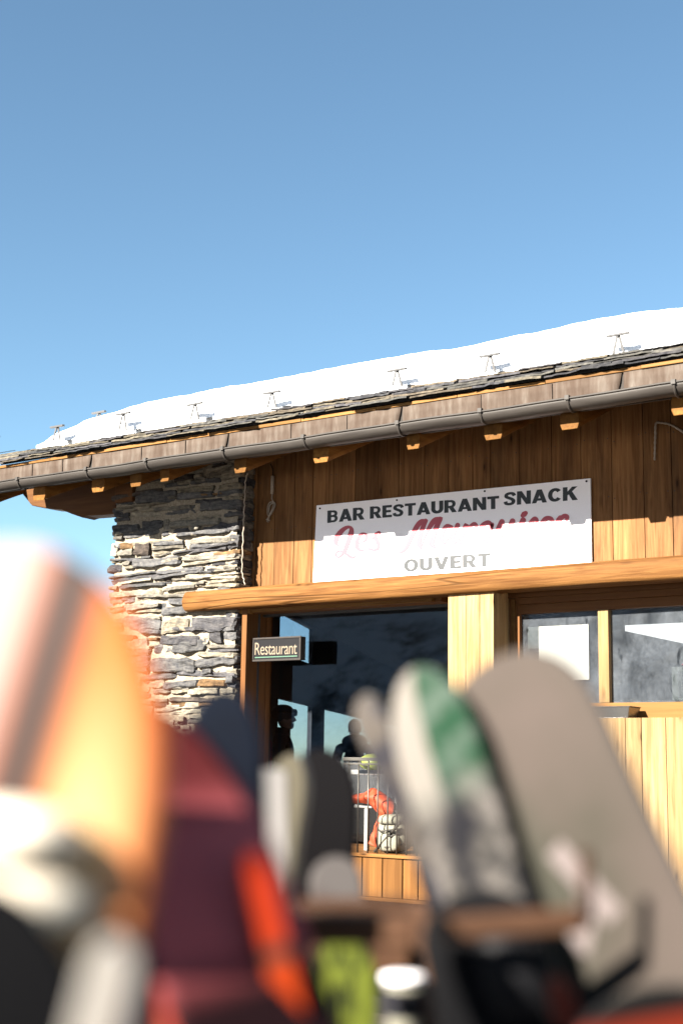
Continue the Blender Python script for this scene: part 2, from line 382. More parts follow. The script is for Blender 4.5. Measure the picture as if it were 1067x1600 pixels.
def stone_face(mb, x0, x1, z0, z1, yf, seed, hscale=1.0, ragL=.05, ragR=.03, depth=.13):
    z = z0; row = 0
    while z < z1:
        h = random.choice([.03, .04, .05, .065, .08, .1, .13, .16])*hscale*random.uniform(.85, 1.15)
        x = x0-random.uniform(0, ragL)
        while x < x1-.03:
            w = random.choice([.16, .26, .36, .46, .58, .72])*random.uniform(.85, 1.2)*(1.2 if h < .08 else .95)
            if x+w > x1-.1: w = x1-x+random.uniform(0, ragR)
            wav = .03*math.sin((x+row*1.3)*2.1+seed)+.015*math.sin(x*5+row)
            parts = [(0, h)]
            if h > .085*hscale and random.random() < .5:
                k = random.uniform(.35, .65); parts = [(0, h*k), (h*k, h*(1-k))]
            if h > .13*hscale and random.random() < .3: parts = [(0, h*.3), (h*.3, h*.3), (h*.6, h*.4)]
            for (o, hh) in parts:
                g = random.uniform(-.004, .008); dx = random.uniform(-.03, .03) if len(parts) > 1 and x > x0+.1 and x+w < x1-.1 else 0
                pr = random.uniform(-.02, .035)
                stone_mesh(mb, (x+w/2+dx, yf+depth-pr, z+o+hh/2+wav), (w/2-random.uniform(.003, .016), depth, max(.012, hh/2-g/2)), pick_col(), random.random()*50, random.uniform(-.07, .07), n=7 if w > .3 else 5)
            x += w
        z += h; row += 1
PX0, PX1 = U(178, 800, YP).x, U(366, 900, YP).x
pil = MB(); stone_face(pil, PX0, PX1+.04, 0.4, EYE.z+3.85, YP, 1.3)
pillar = pil.build('stone_pillar', 'stone', rest)
# right return of the pillar: stone ends and mortar
ret = MB()
z = .4
while z < EYE.z+3.8:
    h = random.choice([.05, .07, .09, .12]); y = YP+.1
    stone_mesh(ret, (PX1-.04, YP+.18+random.uniform(-.03, .03), z+h/2), (.085, .13, h/2-.006), pick_col(), random.random()*50); z += h
ret.build('return_stones', 'stone', pillar)
mb = MB()
vs = []; nxm, nzm = 70, 130                                     # mortar bed, lumpy
for j in range(nzm+1):
    for i in range(nxm+1):
        x = PX0+.03+(PX1-.02-PX0)*i/nxm; z = .4+(EYE.z+3.8-.4)*j/nzm
        vs.append((x, YP+.027+.03*mnoise.noise(Vector((x*6, z*8, 2)))+.012*mnoise.noise(Vector((x*19, z*23, 4))), z))
mb.add(vs, [(j*(nxm+1)+i, j*(nxm+1)+i+1, (j+1)*(nxm+1)+i+1, (j+1)*(nxm+1)+i) for j in range(nzm) for i in range(nxm)], smooth=True)
mb.box((PX0+.04, YP+.1, .4), (PX1+.02, YP+.6, EYE.z+3.8))
mb.build('mortar', 'mortar', pillar)
# --- big corner log ends and wall plate under the left eave
# --- eave geometry: gutter line from two surveyed points
SL = .0273
def plane_eave(off): return Vector((-5.5, 11.67+off, 0)), Vector((SL, 1, 0))
p0, nrm = plane_eave(0)
GA = UP(0, 769, p0, nrm); GB = UP(1067, 618.5, p0, nrm)
def E(X, dy=0, dz=0):
    t = (X-GA.x)/(GB.x-GA.x); return Vector((X, GA.y+(GB.y-GA.y)*t+dy, GA.z+(GB.z-GA.z)*t+dz))
def EX(px, py, dy):                                              # photo point on the eave-parallel plane dy behind the gutter centre
    p, n = plane_eave(dy); return UP(px, py, p, n)
XL, XR = -13.75, 1.9
R = .1
gm = MB(); seg = 14; vs = []; N = 64
def gsag(X): return .004*math.sin(X*2.3)+.003*math.sin(X*5.1)
for i in range(N+1):
    X = XL+(XR-XL)*i/N
    for sgn, rr in ((1, R), (-1, R-.006)):
        for k in range(seg+1):
            a = PI+PI*k/seg if sgn > 0 else 2*PI-PI*k/seg
            vs.append(E(X, rr*math.cos(a), R+rr*math.sin(a)+gsag(X)))
n2 = 2*(seg+1)
gm.add(vs, [(i*n2+k, i*n2+(k+1) % n2, (i+1)*n2+(k+1) % n2, (i+1)*n2+k) for i in range(N) for k in range(n2)]+[tuple(range(n2-1, -1, -1)), tuple(range(N*n2, N*n2+n2))], (0, 0, 0), 0, True)
gm.tube([E(XL+(XR-XL)*i/N, -R-.002, R+.004+gsag(XL+(XR-XL)*i/N)) for i in range(N+1)], .011, 8)
gut = gm.build('gutter', 'gutter', rest)
for px in (29, 136, 229, 349, 475, 622, 751, 887, 1053, 1190, 1350):
    X = EX(px, 769-.141*px-15, -.09).x; mb = MB(); vs = []
    for dx in (-.012, .012):
        for k in range(17): a = PI-.25+(PI+.3)*k/16; vs.append(E(X+dx, (R+.007)*math.cos(a), R+(R+.007)*math.sin(a)))
    mb.add(vs, [(k, k+1, 17+k+1, 17+k) for k in range(16)], (0, 0, 0), 0, True)
    mb.box(E(X-.018, -R-.022, R-.01), E(X+.018, -R+.015, R+.026))
    o = mb.build('gutter_strap', 'gutter', gut); s = o.modifiers.new('t', 'SOLIDIFY'); s.thickness = .005; s.offset = 1
# fascia sheets
seams = [EX(px, 769-.141*px-50, .12).x for px in (145, 358, 628, 972)]
ends = [XL]+seams+[seams[-1]+2.2, XR]
fas = None
for k, (a, c) in enumerate(zip(ends[:-1], ends[1:])):
    mb = MB(); n = 24; vs = []
    for j, dz in enumerate((.06, .16, .25, .335)):
        for i in range(n+1):
            cut = .0 if k == len(ends)-2 else .085*max(0, (.3-dz)/.3)                     # lower right corner bent away: the dark wedge at the joint
            X = a+.012+(c-a-.02-cut)*i/n
            vs.append(E(X, .115+.006*mnoise.noise(Vector((X*2.2, dz*9, k)))-(.012 if dz < .1 else 0), dz))
    mb.add(vs, [(j*(n+1)+i, j*(n+1)+i+1, (j+1)*(n+1)+i+1, (j+1)*(n+1)+i) for j in range(3) for i in range(n)], (random.random(),)*3, 0, True)
    # standing lap in the middle of each sheet
    for q in (.38, .7):
        X = a+(c-a)*q; mb.box(E(X, .103, .07), E(X+.012, .113, .33))
    o = mb.build('fascia_sheet', 'copper', rest); s = o.modifiers.new('t', 'SOLIDIFY'); s.thickness = .004; s.offset = -1
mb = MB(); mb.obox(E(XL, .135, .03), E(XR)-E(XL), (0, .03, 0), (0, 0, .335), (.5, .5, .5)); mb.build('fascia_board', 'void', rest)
roof = bpy.data.objects.new('roof', None); C.objects.link(roof); roof.parent = rest
TP = math.tan(math.radians(18))
mb = MB()
for i in range(16):
    X = XL+(XR-XL)*i/16; mb.obox(E(X+.002, .1+random.uniform(-.004, .006), .338), E(X+(XR-XL)/16)-E(X)-Vector((.004, 0, 0)), (0, .03, 0), (0, 0, .034+random.uniform(-.004, .004)))
mb.build('eave_strip', 'strip', roof, bevel=.003)
# boarding and roof shell
RY = 18.5
mb = MB(); y = .17
dirv = E(XR)-E(XL)
while y < RY-12:
    w = random.uniform(.17, .22); o = E(XL, y, .30+y*TP)
    mb.obox(o, dirv, (0, w-.006, (w-.006)*TP), (0, -.008, .03)); y += w
mb.build('roof_boarding', 'log', roof)
mb = MB(); yr = RY-11.7; a0 = E(XL, .16, .345+.16*TP); top = Vector((0, yr, yr*TP))
mb.obox(a0, dirv, top, (0, -.01, .04), (.03, .03, .033)); mb.obox(a0+top, dirv, (0, 7, -7*TP), (0, .01, .04), (.03, .03, .033))
mb.build('roof_shell', 'slate', roof)
# slates at the eave
mb = MB(); SP = [(.05, .05, .048), (.075, .068, .055), (.03, .031, .035), (.06, .052, .042), (.04, .04, .045)]
for layer in range(5):
    X = XL-.05+random.uniform(-.2, 0)
    while X < XR:
        w = random.uniform(.28, .75); th = random.uniform(.012, .026); n = 9
        col = random.choice(SP); k = random.uniform(.7, 1.3); col = tuple(q*k for q in col)
        y0 = .045+layer*.035+random.uniform(-.03, .03); z0 = .385+layer*.029+random.uniform(-.004, .004); tl = random.uniform(-.012, .012)
        vs = []
        sd = random.random()*30
        for i in range(n+1):
            xx = X+(w-.008)*i/n; jf = .028*mnoise.noise(Vector((xx*9, sd, 0)))+.02*mnoise.noise(Vector((xx*25, sd, 3))); jz = .006*mnoise.noise(Vector((xx*8, sd, 9)))+tl*(i/n-.5)
            p = E(xx, y0+jf, z0+jz+y0*TP*.5); q = E(xx, y0+.5, z0+.5*TP+jz)
            vs += [p, q, q+Vector((0, 0, th)), p+Vector((0, .006, th+.004*mnoise.noise(Vector((xx*20, sd, 5)))))]
        fs = []
        for i in range(n):
            for k2 in range(4): fs.append((i*4+k2, i*4+(k2+1) % 4, (i+1)*4+(k2+1) % 4, (i+1)*4+k2))
        fs += [(3, 2, 1, 0), (n*4, n*4+1, n*4+2, n*4+3)]
        mb.add(vs, fs, col); X += w
mb.build('eave_slates', 'slate', roof)
# snow guards
for (tx, ty, fx, fy) in ((90, 668, 93, 688), (193, 648, 203, 670), (305, 633, 313, 652), (425, 615, 437, 633), (620, 580, 630, 600), (765, 557, 772, 579), (965, 525, 973, 550), (1180, 487, 1190, 510), (-10, 685, -6, 706), (155, 646, 158, 660)):
    back = .75 if tx == 155 else .26
    ft = EX(fx, fy, back); tp = EX(tx, ty, back-.02); mb = MB(); hw = .115; th = .011
    dx = Vector((1, (E(1)-E(0)).y, 0))
    ft.z = min(ft.z, tp.z-.1)
    mb.obox(tp-dx*hw+Vector((0, -.02, 0)), dx*2*hw, (0, .04, .004), (0, -.003, .022))
    mb.obox(tp+dx*-.005+Vector((0, 0, .003)), dx*.026, Vector((.04, .01, ft.z-tp.z-.02)), (0, .014, 0))
    mb.obox(tp+dx*-.02+Vector((0, -.012, .003)), dx*.024, Vector((-.03, -.02, ft.z-tp.z-.02)), (0, .014, 0))
    mb.obox(Vector((ft.x-.04, ft.y-.01, ft.z-.03)), dx*.09, (0, .3, .3*TP), (0, 0, .008))
    o = mb.build('snow_guard', 'galv', roof, bevel=.002)
# rafters
RTP = math.tan(math.radians(24))
RAFT = [(61, 782, 31), (153, 769, 31), (212, 760.5, 27), (257, 752.5, 22), (375, 739, 28), (501, 723, 34), (645, 702, 28), (770, 687, 37), (889, 671, 37), (1065, 648, 40), (1215, 628, 40), (1400, 600, 44), (-45, 799, 30)]
for i, (px, py, wpx) in enumerate(RAFT):
    b = EX(px, py, .11); wd = wpx/2222*(b-EYE).length*.98*.87
    mb = MB(); hw = wd/2; L = 1.4; n = 14; hgt = .30; sec = [(-hw*.8, 0), (hw*.85, 0), (hw*1.02, .05), (hw*1.0, .14), (hw*.7, .23), (0, hgt*.9), (-hw*.72, .23), (-hw*1.02, .14), (-hw, .05)]
    vs = []; m_ = len(sec)
    for j in range(n+1):
        t = L*j/n
        for (sx, sz) in sec:
            q = Vector((b.x+sx, b.y+t, b.z+sz+t*RTP)); nn = mnoise.noise(q*3+Vector((i, 0, 0)))*.012
            vs.append(q+Vector((nn if j else 0, 0, nn*.8 if j else 0)))
    # a saw notch in the lower edge of the end face
    mb.add(vs, [(j*m_+k, j*m_+(k+1) % m_, (j+1)*m_+(k+1) % m_, (j+1)*m_+k) for j in range(n) for k in range(m_)]+[tuple(range(m_-1, -1, -1)), tuple(range(n*m_, n*m_+m_))], (random.random(), random.random(), random.random()), 0)
    r_ = mb.build('rafter', 'rafter', rest, bevel=.006)
# wall plate log with carved bracket at the left corner
mb = MB(); Yc = 12.82
prof = [(30, 765), (50, 790), (78, 795), (95, 796), (112, 803), (128, 808.5), (136, 806), (178, 803), (215, 800), (215, 745), (40, 745)]
mb.prism([U(px, py, Yc) for px, py in prof], (0, .24, 0)); mb.build('carved_wall_plate', 'log', rest, bevel=.012)
mb = MB(); p1, p2 = U(179, 786, YP-.03), U(208, 754, YP-.03)
mb.box((p1.x, YP-.03, p1.z), (p2.x, YP+.5, p2.z)); mb.build('corner_log_end', 'log', rest, bevel=.015)
# --- pilaster block with three boards, counter wall boards
def vboards(mb, pxs, py, z0, z1, y0, y1):
    xs = [U(p, py, y0).x for p in pxs]
    for a, c in zip(xs[:-1], xs[1:]):
        d = random.uniform(0, .004); mb.box((a+.003, y0+d, z0), (c-.003, y1, z1))
zt = U(735, 934, YB).z; zc = U(1000, 1121.5, YB).z
mb = MB(); vboards(mb, (699, 727, 749, 771), 1000, .9, zt+.1, YB, YB+.03); x0, x1 = U(699, 1000, YB).x, U(771, 1000, YB).x
mb.box((x0+.01, YB+.031, .9), (x1-.028, YF+.2, zt+.1)); mb.box((x1-.026, YB+.034, .9), (x1-.002, YF+.2, zt+.1))
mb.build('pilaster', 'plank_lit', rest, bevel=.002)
mb = MB(); pe = [771, 812, 856, 892, 934.5, 976, 1001, 1039, 1078, 1112, 1150, 1192, 1240, 1285, 1330, 1380, 1420, 1470]
vboards(mb, pe, 1130, EYE.z-2.6, zc, YB, YB+.03); x2 = U(1470, 1130, YB).x
mb.box((x1+.004, YB+.032, EYE.z-2.6), (x2, YF+.1, zc-.002))
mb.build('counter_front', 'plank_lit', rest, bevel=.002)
# --- door opening on the left: deep reveal, jamb, head, glass
YG = 13.16
gz = U(556, 955, YG).z; gxl, gxr = U(414.5, 1000, YG).x, U(699, 1000, YG).x
door = bpy.data.objects.new('glazed_front', None); C.objects.link(door); door.parent = rest
jx = U(385, 1000, YP+.05).x
mb = MB(); mb.box((jx-.07, YP+.05, .9), (jx, YG+.1, gz+.12)); mb.box((jx+.001, YG-.02, .9), (max(gxl, jx+.012), YG+.09, gz+.015))
mb.build('jamb', 'frame', door, bevel=.003)
q0, q1 = U(393, 957, YP+.08), U(700, 938, YP+.08)
mb = MB(); mb.box((jx+.002, YP+.14, q0.z+.001), (gxr+.1, YG+.1, q0.z+.1)); mb.box((jx+.002, YG-.02, gz), (gxr+.1, YG+.09, q0.z-.001))
mb.build('head_rail', 'frame_x', door, bevel=.003)
mb = MB(); mb.box((jx-.02, YP+.08, q0.z-.002), (gxr+.02, YP+.137, q0.z+.045)); mb.box((jx-.15, YP+.06, q0.z-.012), (jx+.03, YP+.136, q0.z+.06)); mb.build('drip_board', 'strip', door, bevel=.003)
mb = MB(); mb.box((gxl-.05, YG+.06, .9), (gxr+.05, YG+.068, gz+.01)); mb.build('pane', 'glass', door)
# --- hatch window on the right
win = bpy.data.objects.new('hatch_window', None); C.objects.link(win); win.parent = rest
wzt, wzb = U(936, 952, YF).z, U(960, 1098, YF).z
def wx(px): return U(px, 1020, YF).x
mb = MB(); xr = wx(1450)
mb.box((wx(793), YF, zc), (wx(811.5), YF+.09, wzt+.16)); mb.build('stile', 'frame', win, bevel=.003)
mb = MB(); mb.box((wx(800), YF-.022, zc+.1), (wx(806), YF-.001, wzt+.14)); mb.build('sunlit_sliver', 'strip', win, bevel=.002)  # pale strip added as the sliver of sun on the stile
mb = MB(); mb.box((wx(811.5), YF-.004, wzt-.004), (xr, YF+.09, wzt+.09)); mb.box((wx(812), YF-.02, wzt+.092), (xr, YF+.08, wzt+.16)); mb.build('top_rail', 'frame_x', win, bevel=.003)
mb = MB(); mb.box((wx(811.5), YF-.006, zc+.004), (xr, YF+.09, wzb)); mb.build('bottom_rail', 'strip', win, bevel=.003)  # paler wood than the top rail, sun on it put into the colour
for a, c in ((935, 951), (1108, 1126), (1300, 1320)):
    mb = MB(); mb.box((wx(a), YF-.012, wzb+.001), (wx(c), YF+.088, wzt-.006)); mb.build('mullion', 'plank_lit', win, bevel=.003)
for a, c in ((811.5, 935), (951, 1108), (1126, 1300), (1320, 1450)):
    mb = MB(); mb.box((wx(a), YF+.05, wzb), (wx(c), YF+.057, wzt-.004)); mb.build('pane', 'glass_w', win)
mb = MB(); mb.box((wx(771)-.0, YF-.03, wzt+.161), (xr, YF+.1, EYE.z+1.85)); mb.build('window_header', 'frame_x', rest, bevel=.003)
mb = MB(); mb.box((xr, YB+.04, .5), (1.5, YF+.1, EYE.z+1.85)); mb.build('right_wall_boards', 'plank', rest)
# --- interior shell
FZ = EYE.z-1.05; CEIL = EYE.z+1.95
mb = MB()
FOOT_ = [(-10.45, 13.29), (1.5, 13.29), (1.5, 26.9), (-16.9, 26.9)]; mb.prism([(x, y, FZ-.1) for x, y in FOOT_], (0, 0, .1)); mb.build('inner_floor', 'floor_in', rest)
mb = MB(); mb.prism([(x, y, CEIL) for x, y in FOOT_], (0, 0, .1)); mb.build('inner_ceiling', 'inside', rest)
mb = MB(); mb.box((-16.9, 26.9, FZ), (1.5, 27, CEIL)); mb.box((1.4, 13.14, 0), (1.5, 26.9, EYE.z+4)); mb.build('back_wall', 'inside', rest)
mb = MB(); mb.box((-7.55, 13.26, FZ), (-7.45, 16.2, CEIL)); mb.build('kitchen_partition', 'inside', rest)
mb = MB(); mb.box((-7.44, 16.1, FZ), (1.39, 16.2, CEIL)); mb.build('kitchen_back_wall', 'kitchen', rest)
# glazed side wall seen through the door
PS = U(483, 1102, 16.0); du = Vector((-.43, .903, 0)).normalized(); dn = Vector((du.y, -du.x, 0))
def SW(px, py): q = UP(px, py, PS, dn); return ((q-PS).dot(du), q.z)
sw0 = -3.35; sw1 = 11.5
xsA = sorted([SW(431, 1100)[0], SW(484, 1100)[0]]); xsC = sorted([SW(504, 1110)[0], SW(640, 1110)[0]])
zB1 = SW(457, 1097)[1]; zC1 = SW(504, 1108)[1]; zA0, zA1 = SW(480, 1037)[1], SW(450, 964)[1]; zlo = EYE.z-.03
def swbox(mb, a, c, z0, z1, o0=0, th=.06, col=None): mb.obox(PS+du*a-dn*th/2+Vector((0, 0, z0-PS.z)), du*(c-a), dn*th, (0, 0, z1-z0), col)
side = bpy.data.objects.new('side_window_wall', None); C.objects.link(side); side.parent = rest
mb = MB()
swbox(mb, sw0, sw1, FZ, zlo); swbox(mb, sw0, xsA[0], zlo, CEIL); swbox(mb, xsA[1], xsC[0], zlo, CEIL)
swbox(mb, xsA[0], xsA[1], zB1, zA0); swbox(mb, xsA[0], xsA[1], zA1, CEIL); swbox(mb, xsC[0], xsC[1], zC1, CEIL); swbox(mb, xsC[1], sw1, zlo, CEIL)
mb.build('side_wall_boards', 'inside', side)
for (a, c, z0, z1) in ((xsA[0], xsA[1], zlo, zB1), (xsA[0], xsA[1], zA0, zA1), (xsC[0], xsC[1], zlo, zC1)):
    mb = MB(); swbox(mb, a, c, z0, z1, 0, .008); mb.build('window_pane', 'glass_s', side)
# kitchen lamp: lit panel under the kitchen ceiling
m, nt, b = mat('lamp_panel'); b.inputs['Base Color'].default_value = (.8, .8, .8, 1); b.inputs['Emission Color'].default_value = (1, .98, .95, 1); b.inputs['Emission Strength'].default_value = .32; M['lamp'] = m
L0 = U(976, 986, 13.9)
mb = MB(); mb.box((L0.x, 13.9, L0.z), (L0.x+3.4, 15.95, L0.z+.06)); lamp = solo(mb, 'kitchen_lamp', 'lamp', 'bright white lamp panel inside the kitchen behind the right-hand hatch window', 'lamp', (L0.x+.8, 14.4, L0.z))
# --- foundation under the deck
fnd = MB(); fx0, fx1 = U(686, 1540, 12.6).x, U(960, 1540, 12.6).x
stone_face(fnd, fx0, fx1, -.1, EYE.z-1.25, 12.6, 4.2, 1.25, .05, .03, .16)
fo = fnd.build('foundation_pier', 'stone', rest)
mb = MB(); mb.box((fx0+.05, 12.68, -.1), (fx1, 12.95, EYE.z-1.25)); mb.build('pier_mortar', 'mortar', fo)
fnd = MB(); stone_face(fnd, -14.2, U(292, 1580, 12.6).x, -.1, EYE.z-1.25, 12.6, 2.2, 1.25, .05, .03, .16)
fo = fnd.build('foundation_pier', 'stone', rest)
mb = MB(); mb.box((-14.1, 12.68, -.1), (U(290, 1580, 12.6).x-.03, 12.95, EYE.z-1.25)); mb.build('pier_mortar', 'mortar', fo)
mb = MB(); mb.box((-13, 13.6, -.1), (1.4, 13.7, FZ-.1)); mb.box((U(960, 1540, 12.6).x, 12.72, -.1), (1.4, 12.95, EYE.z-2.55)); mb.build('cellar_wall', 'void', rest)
# ------------------------------------------------------------------ roof snow
CREST = [(-60, 712), (60, 700), (84, 688), (110, 676), (150, 655), (200, 641), (250, 628), (330, 612), (400, 600), (470, 588), (560, 570), (620, 559), (700, 547), (800, 530), (900, 508), (1000, 492), (1067, 485), (1250, 458), (1500, 420)]
FOOT = [(84, 690), (100, 686), (200, 673), (300, 660), (430, 634), (628, 605), (770, 576), (965, 549), (1067, 534), (1250, 507), (1500, 470)]
ctab, ftab = [], []
for px, py in CREST: q = EX(px, py, .68); ctab.append((q.x, q.z-E(q.x).z))
for px, py in FOOT: q = EX(px, py+3, .40); ftab.append((q.x, q.z-E(q.x).z))
sn = MB(); vs = []; X0 = ctab[2][0]; N = 260; cols = 0
for i in range(N+1):
    X = X0+(XR-X0)*i/N; h = lerp_tab(ctab, X); ft = lerp_tab(ftab, X); yj = .05*mnoise.noise(Vector((X*1.9, 0, 0)))+.03*mnoise.noise(Vector((X*6, 4, 0)))
    tp_ = min(1, i/5); tp_ = tp_*tp_*(3-2*tp_); h = ft+.02+(h-ft-.02)*tp_
    base = .40; prof = [(.42+yj, min(ft, h-.02)-.12), (.40+yj*.9, ft*.7+h*.3), (.42+yj*.8, ft*.45+h*.55), (.48+yj*.6, ft*.2+h*.8-.005), (.57+yj*.4, h-.018), (.68, h), (.9, h+.28*TP*.8), (1.5, h+.88*TP*.85), (3, h+2.38*TP*.88), (RY-12, h+(RY-12-.62)*TP*.9), (RY-8.5, h-.6)]
    cols = len(prof)
    for k, (dy, dz) in enumerate(prof):
        nn = .022*mnoise.noise(Vector((X*1.6, dy*3, 1)))+.012*mnoise.noise(Vector((X*5, dy*5, 3)))
        vs.append(E(X, dy, dz+(nn if 0 < k < cols-2 else 0)))
sn.add(vs, [(i*cols+k, (i+1)*cols+k, (i+1)*cols+k+1, i*cols+k+1) for i in range(N) for k in range(cols-1)], smooth=True)
tag(sn.build('roof_snow', 'snow'), 'thick white snow blanket lying on the slate roof above the eave', 'snow', kind='stuff')
# ------------------------------------------------------------------ signs
def plane_text(txt, mname, parent, Yp, tl, bl, br, name='lettering', off=.02, sp=1.0, ext=.003):
    cu = bpy.data.curves.new('t', 'FONT'); cu.body = txt; cu.offset = off; cu.size = 1; cu.space_character = sp; cu.resolution_u = 4; cu.fill_mode = 'FRONT'
    to = bpy.data.objects.new('t', cu); C.objects.link(to); bpy.context.view_layer.update()
    me = bpy.data.meshes.new_from_object(to.evaluated_get(bpy.context.evaluated_depsgraph_get())); bpy.data.objects.remove(to)
    co = np.array([v.co for v in me.vertices]); mn, mx = co.min(0), co.max(0)
    O, X, Yv = U(*bl, Yp), U(*br, Yp), U(*tl, Yp); ux, uy = X-O, Yv-O; loc = root_loc(parent)
    for v in me.vertices:
        a = (v.co.x-mn[0])/(mx[0]-mn[0]); b2 = (v.co.y-mn[1])/(mx[1]-mn[1])
        p = O+ux*a+uy*b2; v.co = (p.x-loc.x, Yp-loc.y, p.z-loc.z)
    me.materials.append(M[mname]); o = bpy.data.objects.new(name, me); C.objects.link(o); o.parent = parent
    return o
YS = 12.965
s0 = U(489, 910, YS); sign = thing('restaurant_sign', 'large white rectangular panel lettered in black and red above the log beam', 'sign', s0)
mb = MB(); mb.prism([U(494.6, 789.8, YS), U(921.5, 747.4, YS), U(923.8, 878.5, YS), U(489, 911.5, YS)], (0, .02, 0)); mb.build('sign_panel', 'signw', sign)
YT = YS-.0015
def arc(cx, cy, rx, ry, a0, a1, n=18): return [(cx+rx*math.cos(math.radians(a0+(a1-a0)*i/n)), cy+ry*math.sin(math.radians(a0+(a1-a0)*i/n))) for i in range(n+1)]
def rc(x0, y0, x1, y1): return [(x0, y0), (x1, y0), (x1, y1), (x0, y1)]
GL = {'A': (.88, [[(0, 0), (.265, 0), (.58, 1), (.30, 1)], [(.88, 0), (.615, 0), (.30, 1), (.58, 1)], rc(.2, .17, .68, .35)], []),
 'B': (.74, [rc(0, 0, .265, 1)], [([(.2, .9), (.40, .9)]+arc(.40, .715, .185, .185, 90, -90)+[(.2, .53)], .2), ([(.2, .1), (.42, .1)]+arc(.42, .31, .19, .21, -90, 90)+[(.2, .52)], .2)]),
 'R': (.78, [rc(0, 0, .265, 1), [(.27, .42), (.53, .48), (.79, 0), (.49, 0)]], [([(.2, .895), (.41, .895)]+arc(.41, .67, .2, .225, 90, -90)+[(.2, .445)], .21)]),
 'E': (.64, [rc(0, 0, .265, 1), rc(.2, .8, .63, 1), rc(.2, .405, .58, .595), rc(.2, 0, .64, .2)], []),
 'S': (.72, [], [(None, .225)]), 'T': (.72, [rc(0, .795, .72, 1), rc(.2275, 0, .4925, .9)], []),
 'U': (.77, [], [([(.1325, 1), (.1325, .37)]+arc(.385, .37, .2525, .26, 180, 360)[1:-1]+[(.6375, .37), (.6375, 1)], .262)]),
 'N': (.82, [rc(0, 0, .255, 1), rc(.565, 0, .82, 1), [(0, 1), (.28, 1), (.82, 0), (.54, 0)]], []),
 'C': (.79, [], [(arc(.41, .5, .285, .395, 38, 322, 30), .25)]),
 'K': (.84, [rc(0, 0, .265, 1), [(.2, .30), (.2, .58), (.52, 1), (.83, 1)], [(.30, .52), (.50, .70), (.85, 0), (.54, 0)]], []),
 'O': (.86, [], [(arc(.43, .5, .3, .395, 0, 360, 40), .255)]),
 'V': (.88, [[(0, 1), (.28, 1), (.57, 0), (.31, 0)], [(.88, 1), (.60, 1), (.31, 0), (.57, 0)]], [])}
GS = [tuple(p) for p in cr([(.625, .70), (.55, .855), (.36, .905), (.17, .83), (.15, .67), (.30, .56), (.46, .47), (.575, .33), (.52, .155), (.345, .095), (.15, .15), (.095, .31)], 6)]
def heavy_text(word, parent, Yp, tl, bl, br):
    wd = sum(GL[c][0] for c in word)+.055*(len(word)-1); mb = MB(); O, X, Yv = U(*bl, Yp), U(*br, Yp), U(*tl, Yp); x = 0; k = 0
    def put(poly, faces):
        nonlocal k
        k += 1; vs = []
        for (a, b2) in poly: p = O+(X-O)*((a+x)/wd)+(Yv-O)*b2; vs.append((p.x, Yp-.00015*(k % 9), p.z))
        mb.add(vs, faces)
    for c in word:
        w_, polys, strokes = GL[c]
        for p in polys: put(p, [tuple(range(len(p)))])
        for path, wid in strokes:
            path = path or GS; n = len(path); out = []; closed = c == 'O'
            for i, p in enumerate(path):
                a, b2 = (path[(i-1) % (n-1)], path[(i+1) % (n-1)]) if closed else (path[max(i-1, 0)], path[min(i+1, n-1)])
                t = np.array(b2)-np.array(a); t = t/(np.linalg.norm(t)+1e-9); nn = np.array([-t[1], t[0]])*wid/2*(.82+.18*abs(t[1])); out += [tuple(np.array(p)+nn), tuple(np.array(p)-nn)]
            put(out, [(2*i, 2*i+1, 2*i+3, 2*i+2) for i in range(n-1)])
        x += w_+.055
    return mb.build('lettering', 'black', parent)
heavy_text('BAR', sign, YT, (511.6, 798), (511.3, 817.3), (569.5, 811.6))
heavy_text('RESTAURANT', sign, YT, (577.9, 791.6), (577.7, 810.6), (779.5, 794.8))
heavy_text('SNACK', sign, YT, (786.8, 769.7), (786.6, 790.4), (902, 781))
heavy_text('OUVERT', sign, YT, (630.6, 874), (630.6, 894.2), (766.4, 884.6))
z1 = lambda x, y: (500+x/9.7, 800+y/9.7); z2 = lambda x, y: (600+x/6.669, 790+y/6.669); z3 = lambda x, y: (740+x/6.669, 780+y/6.669)
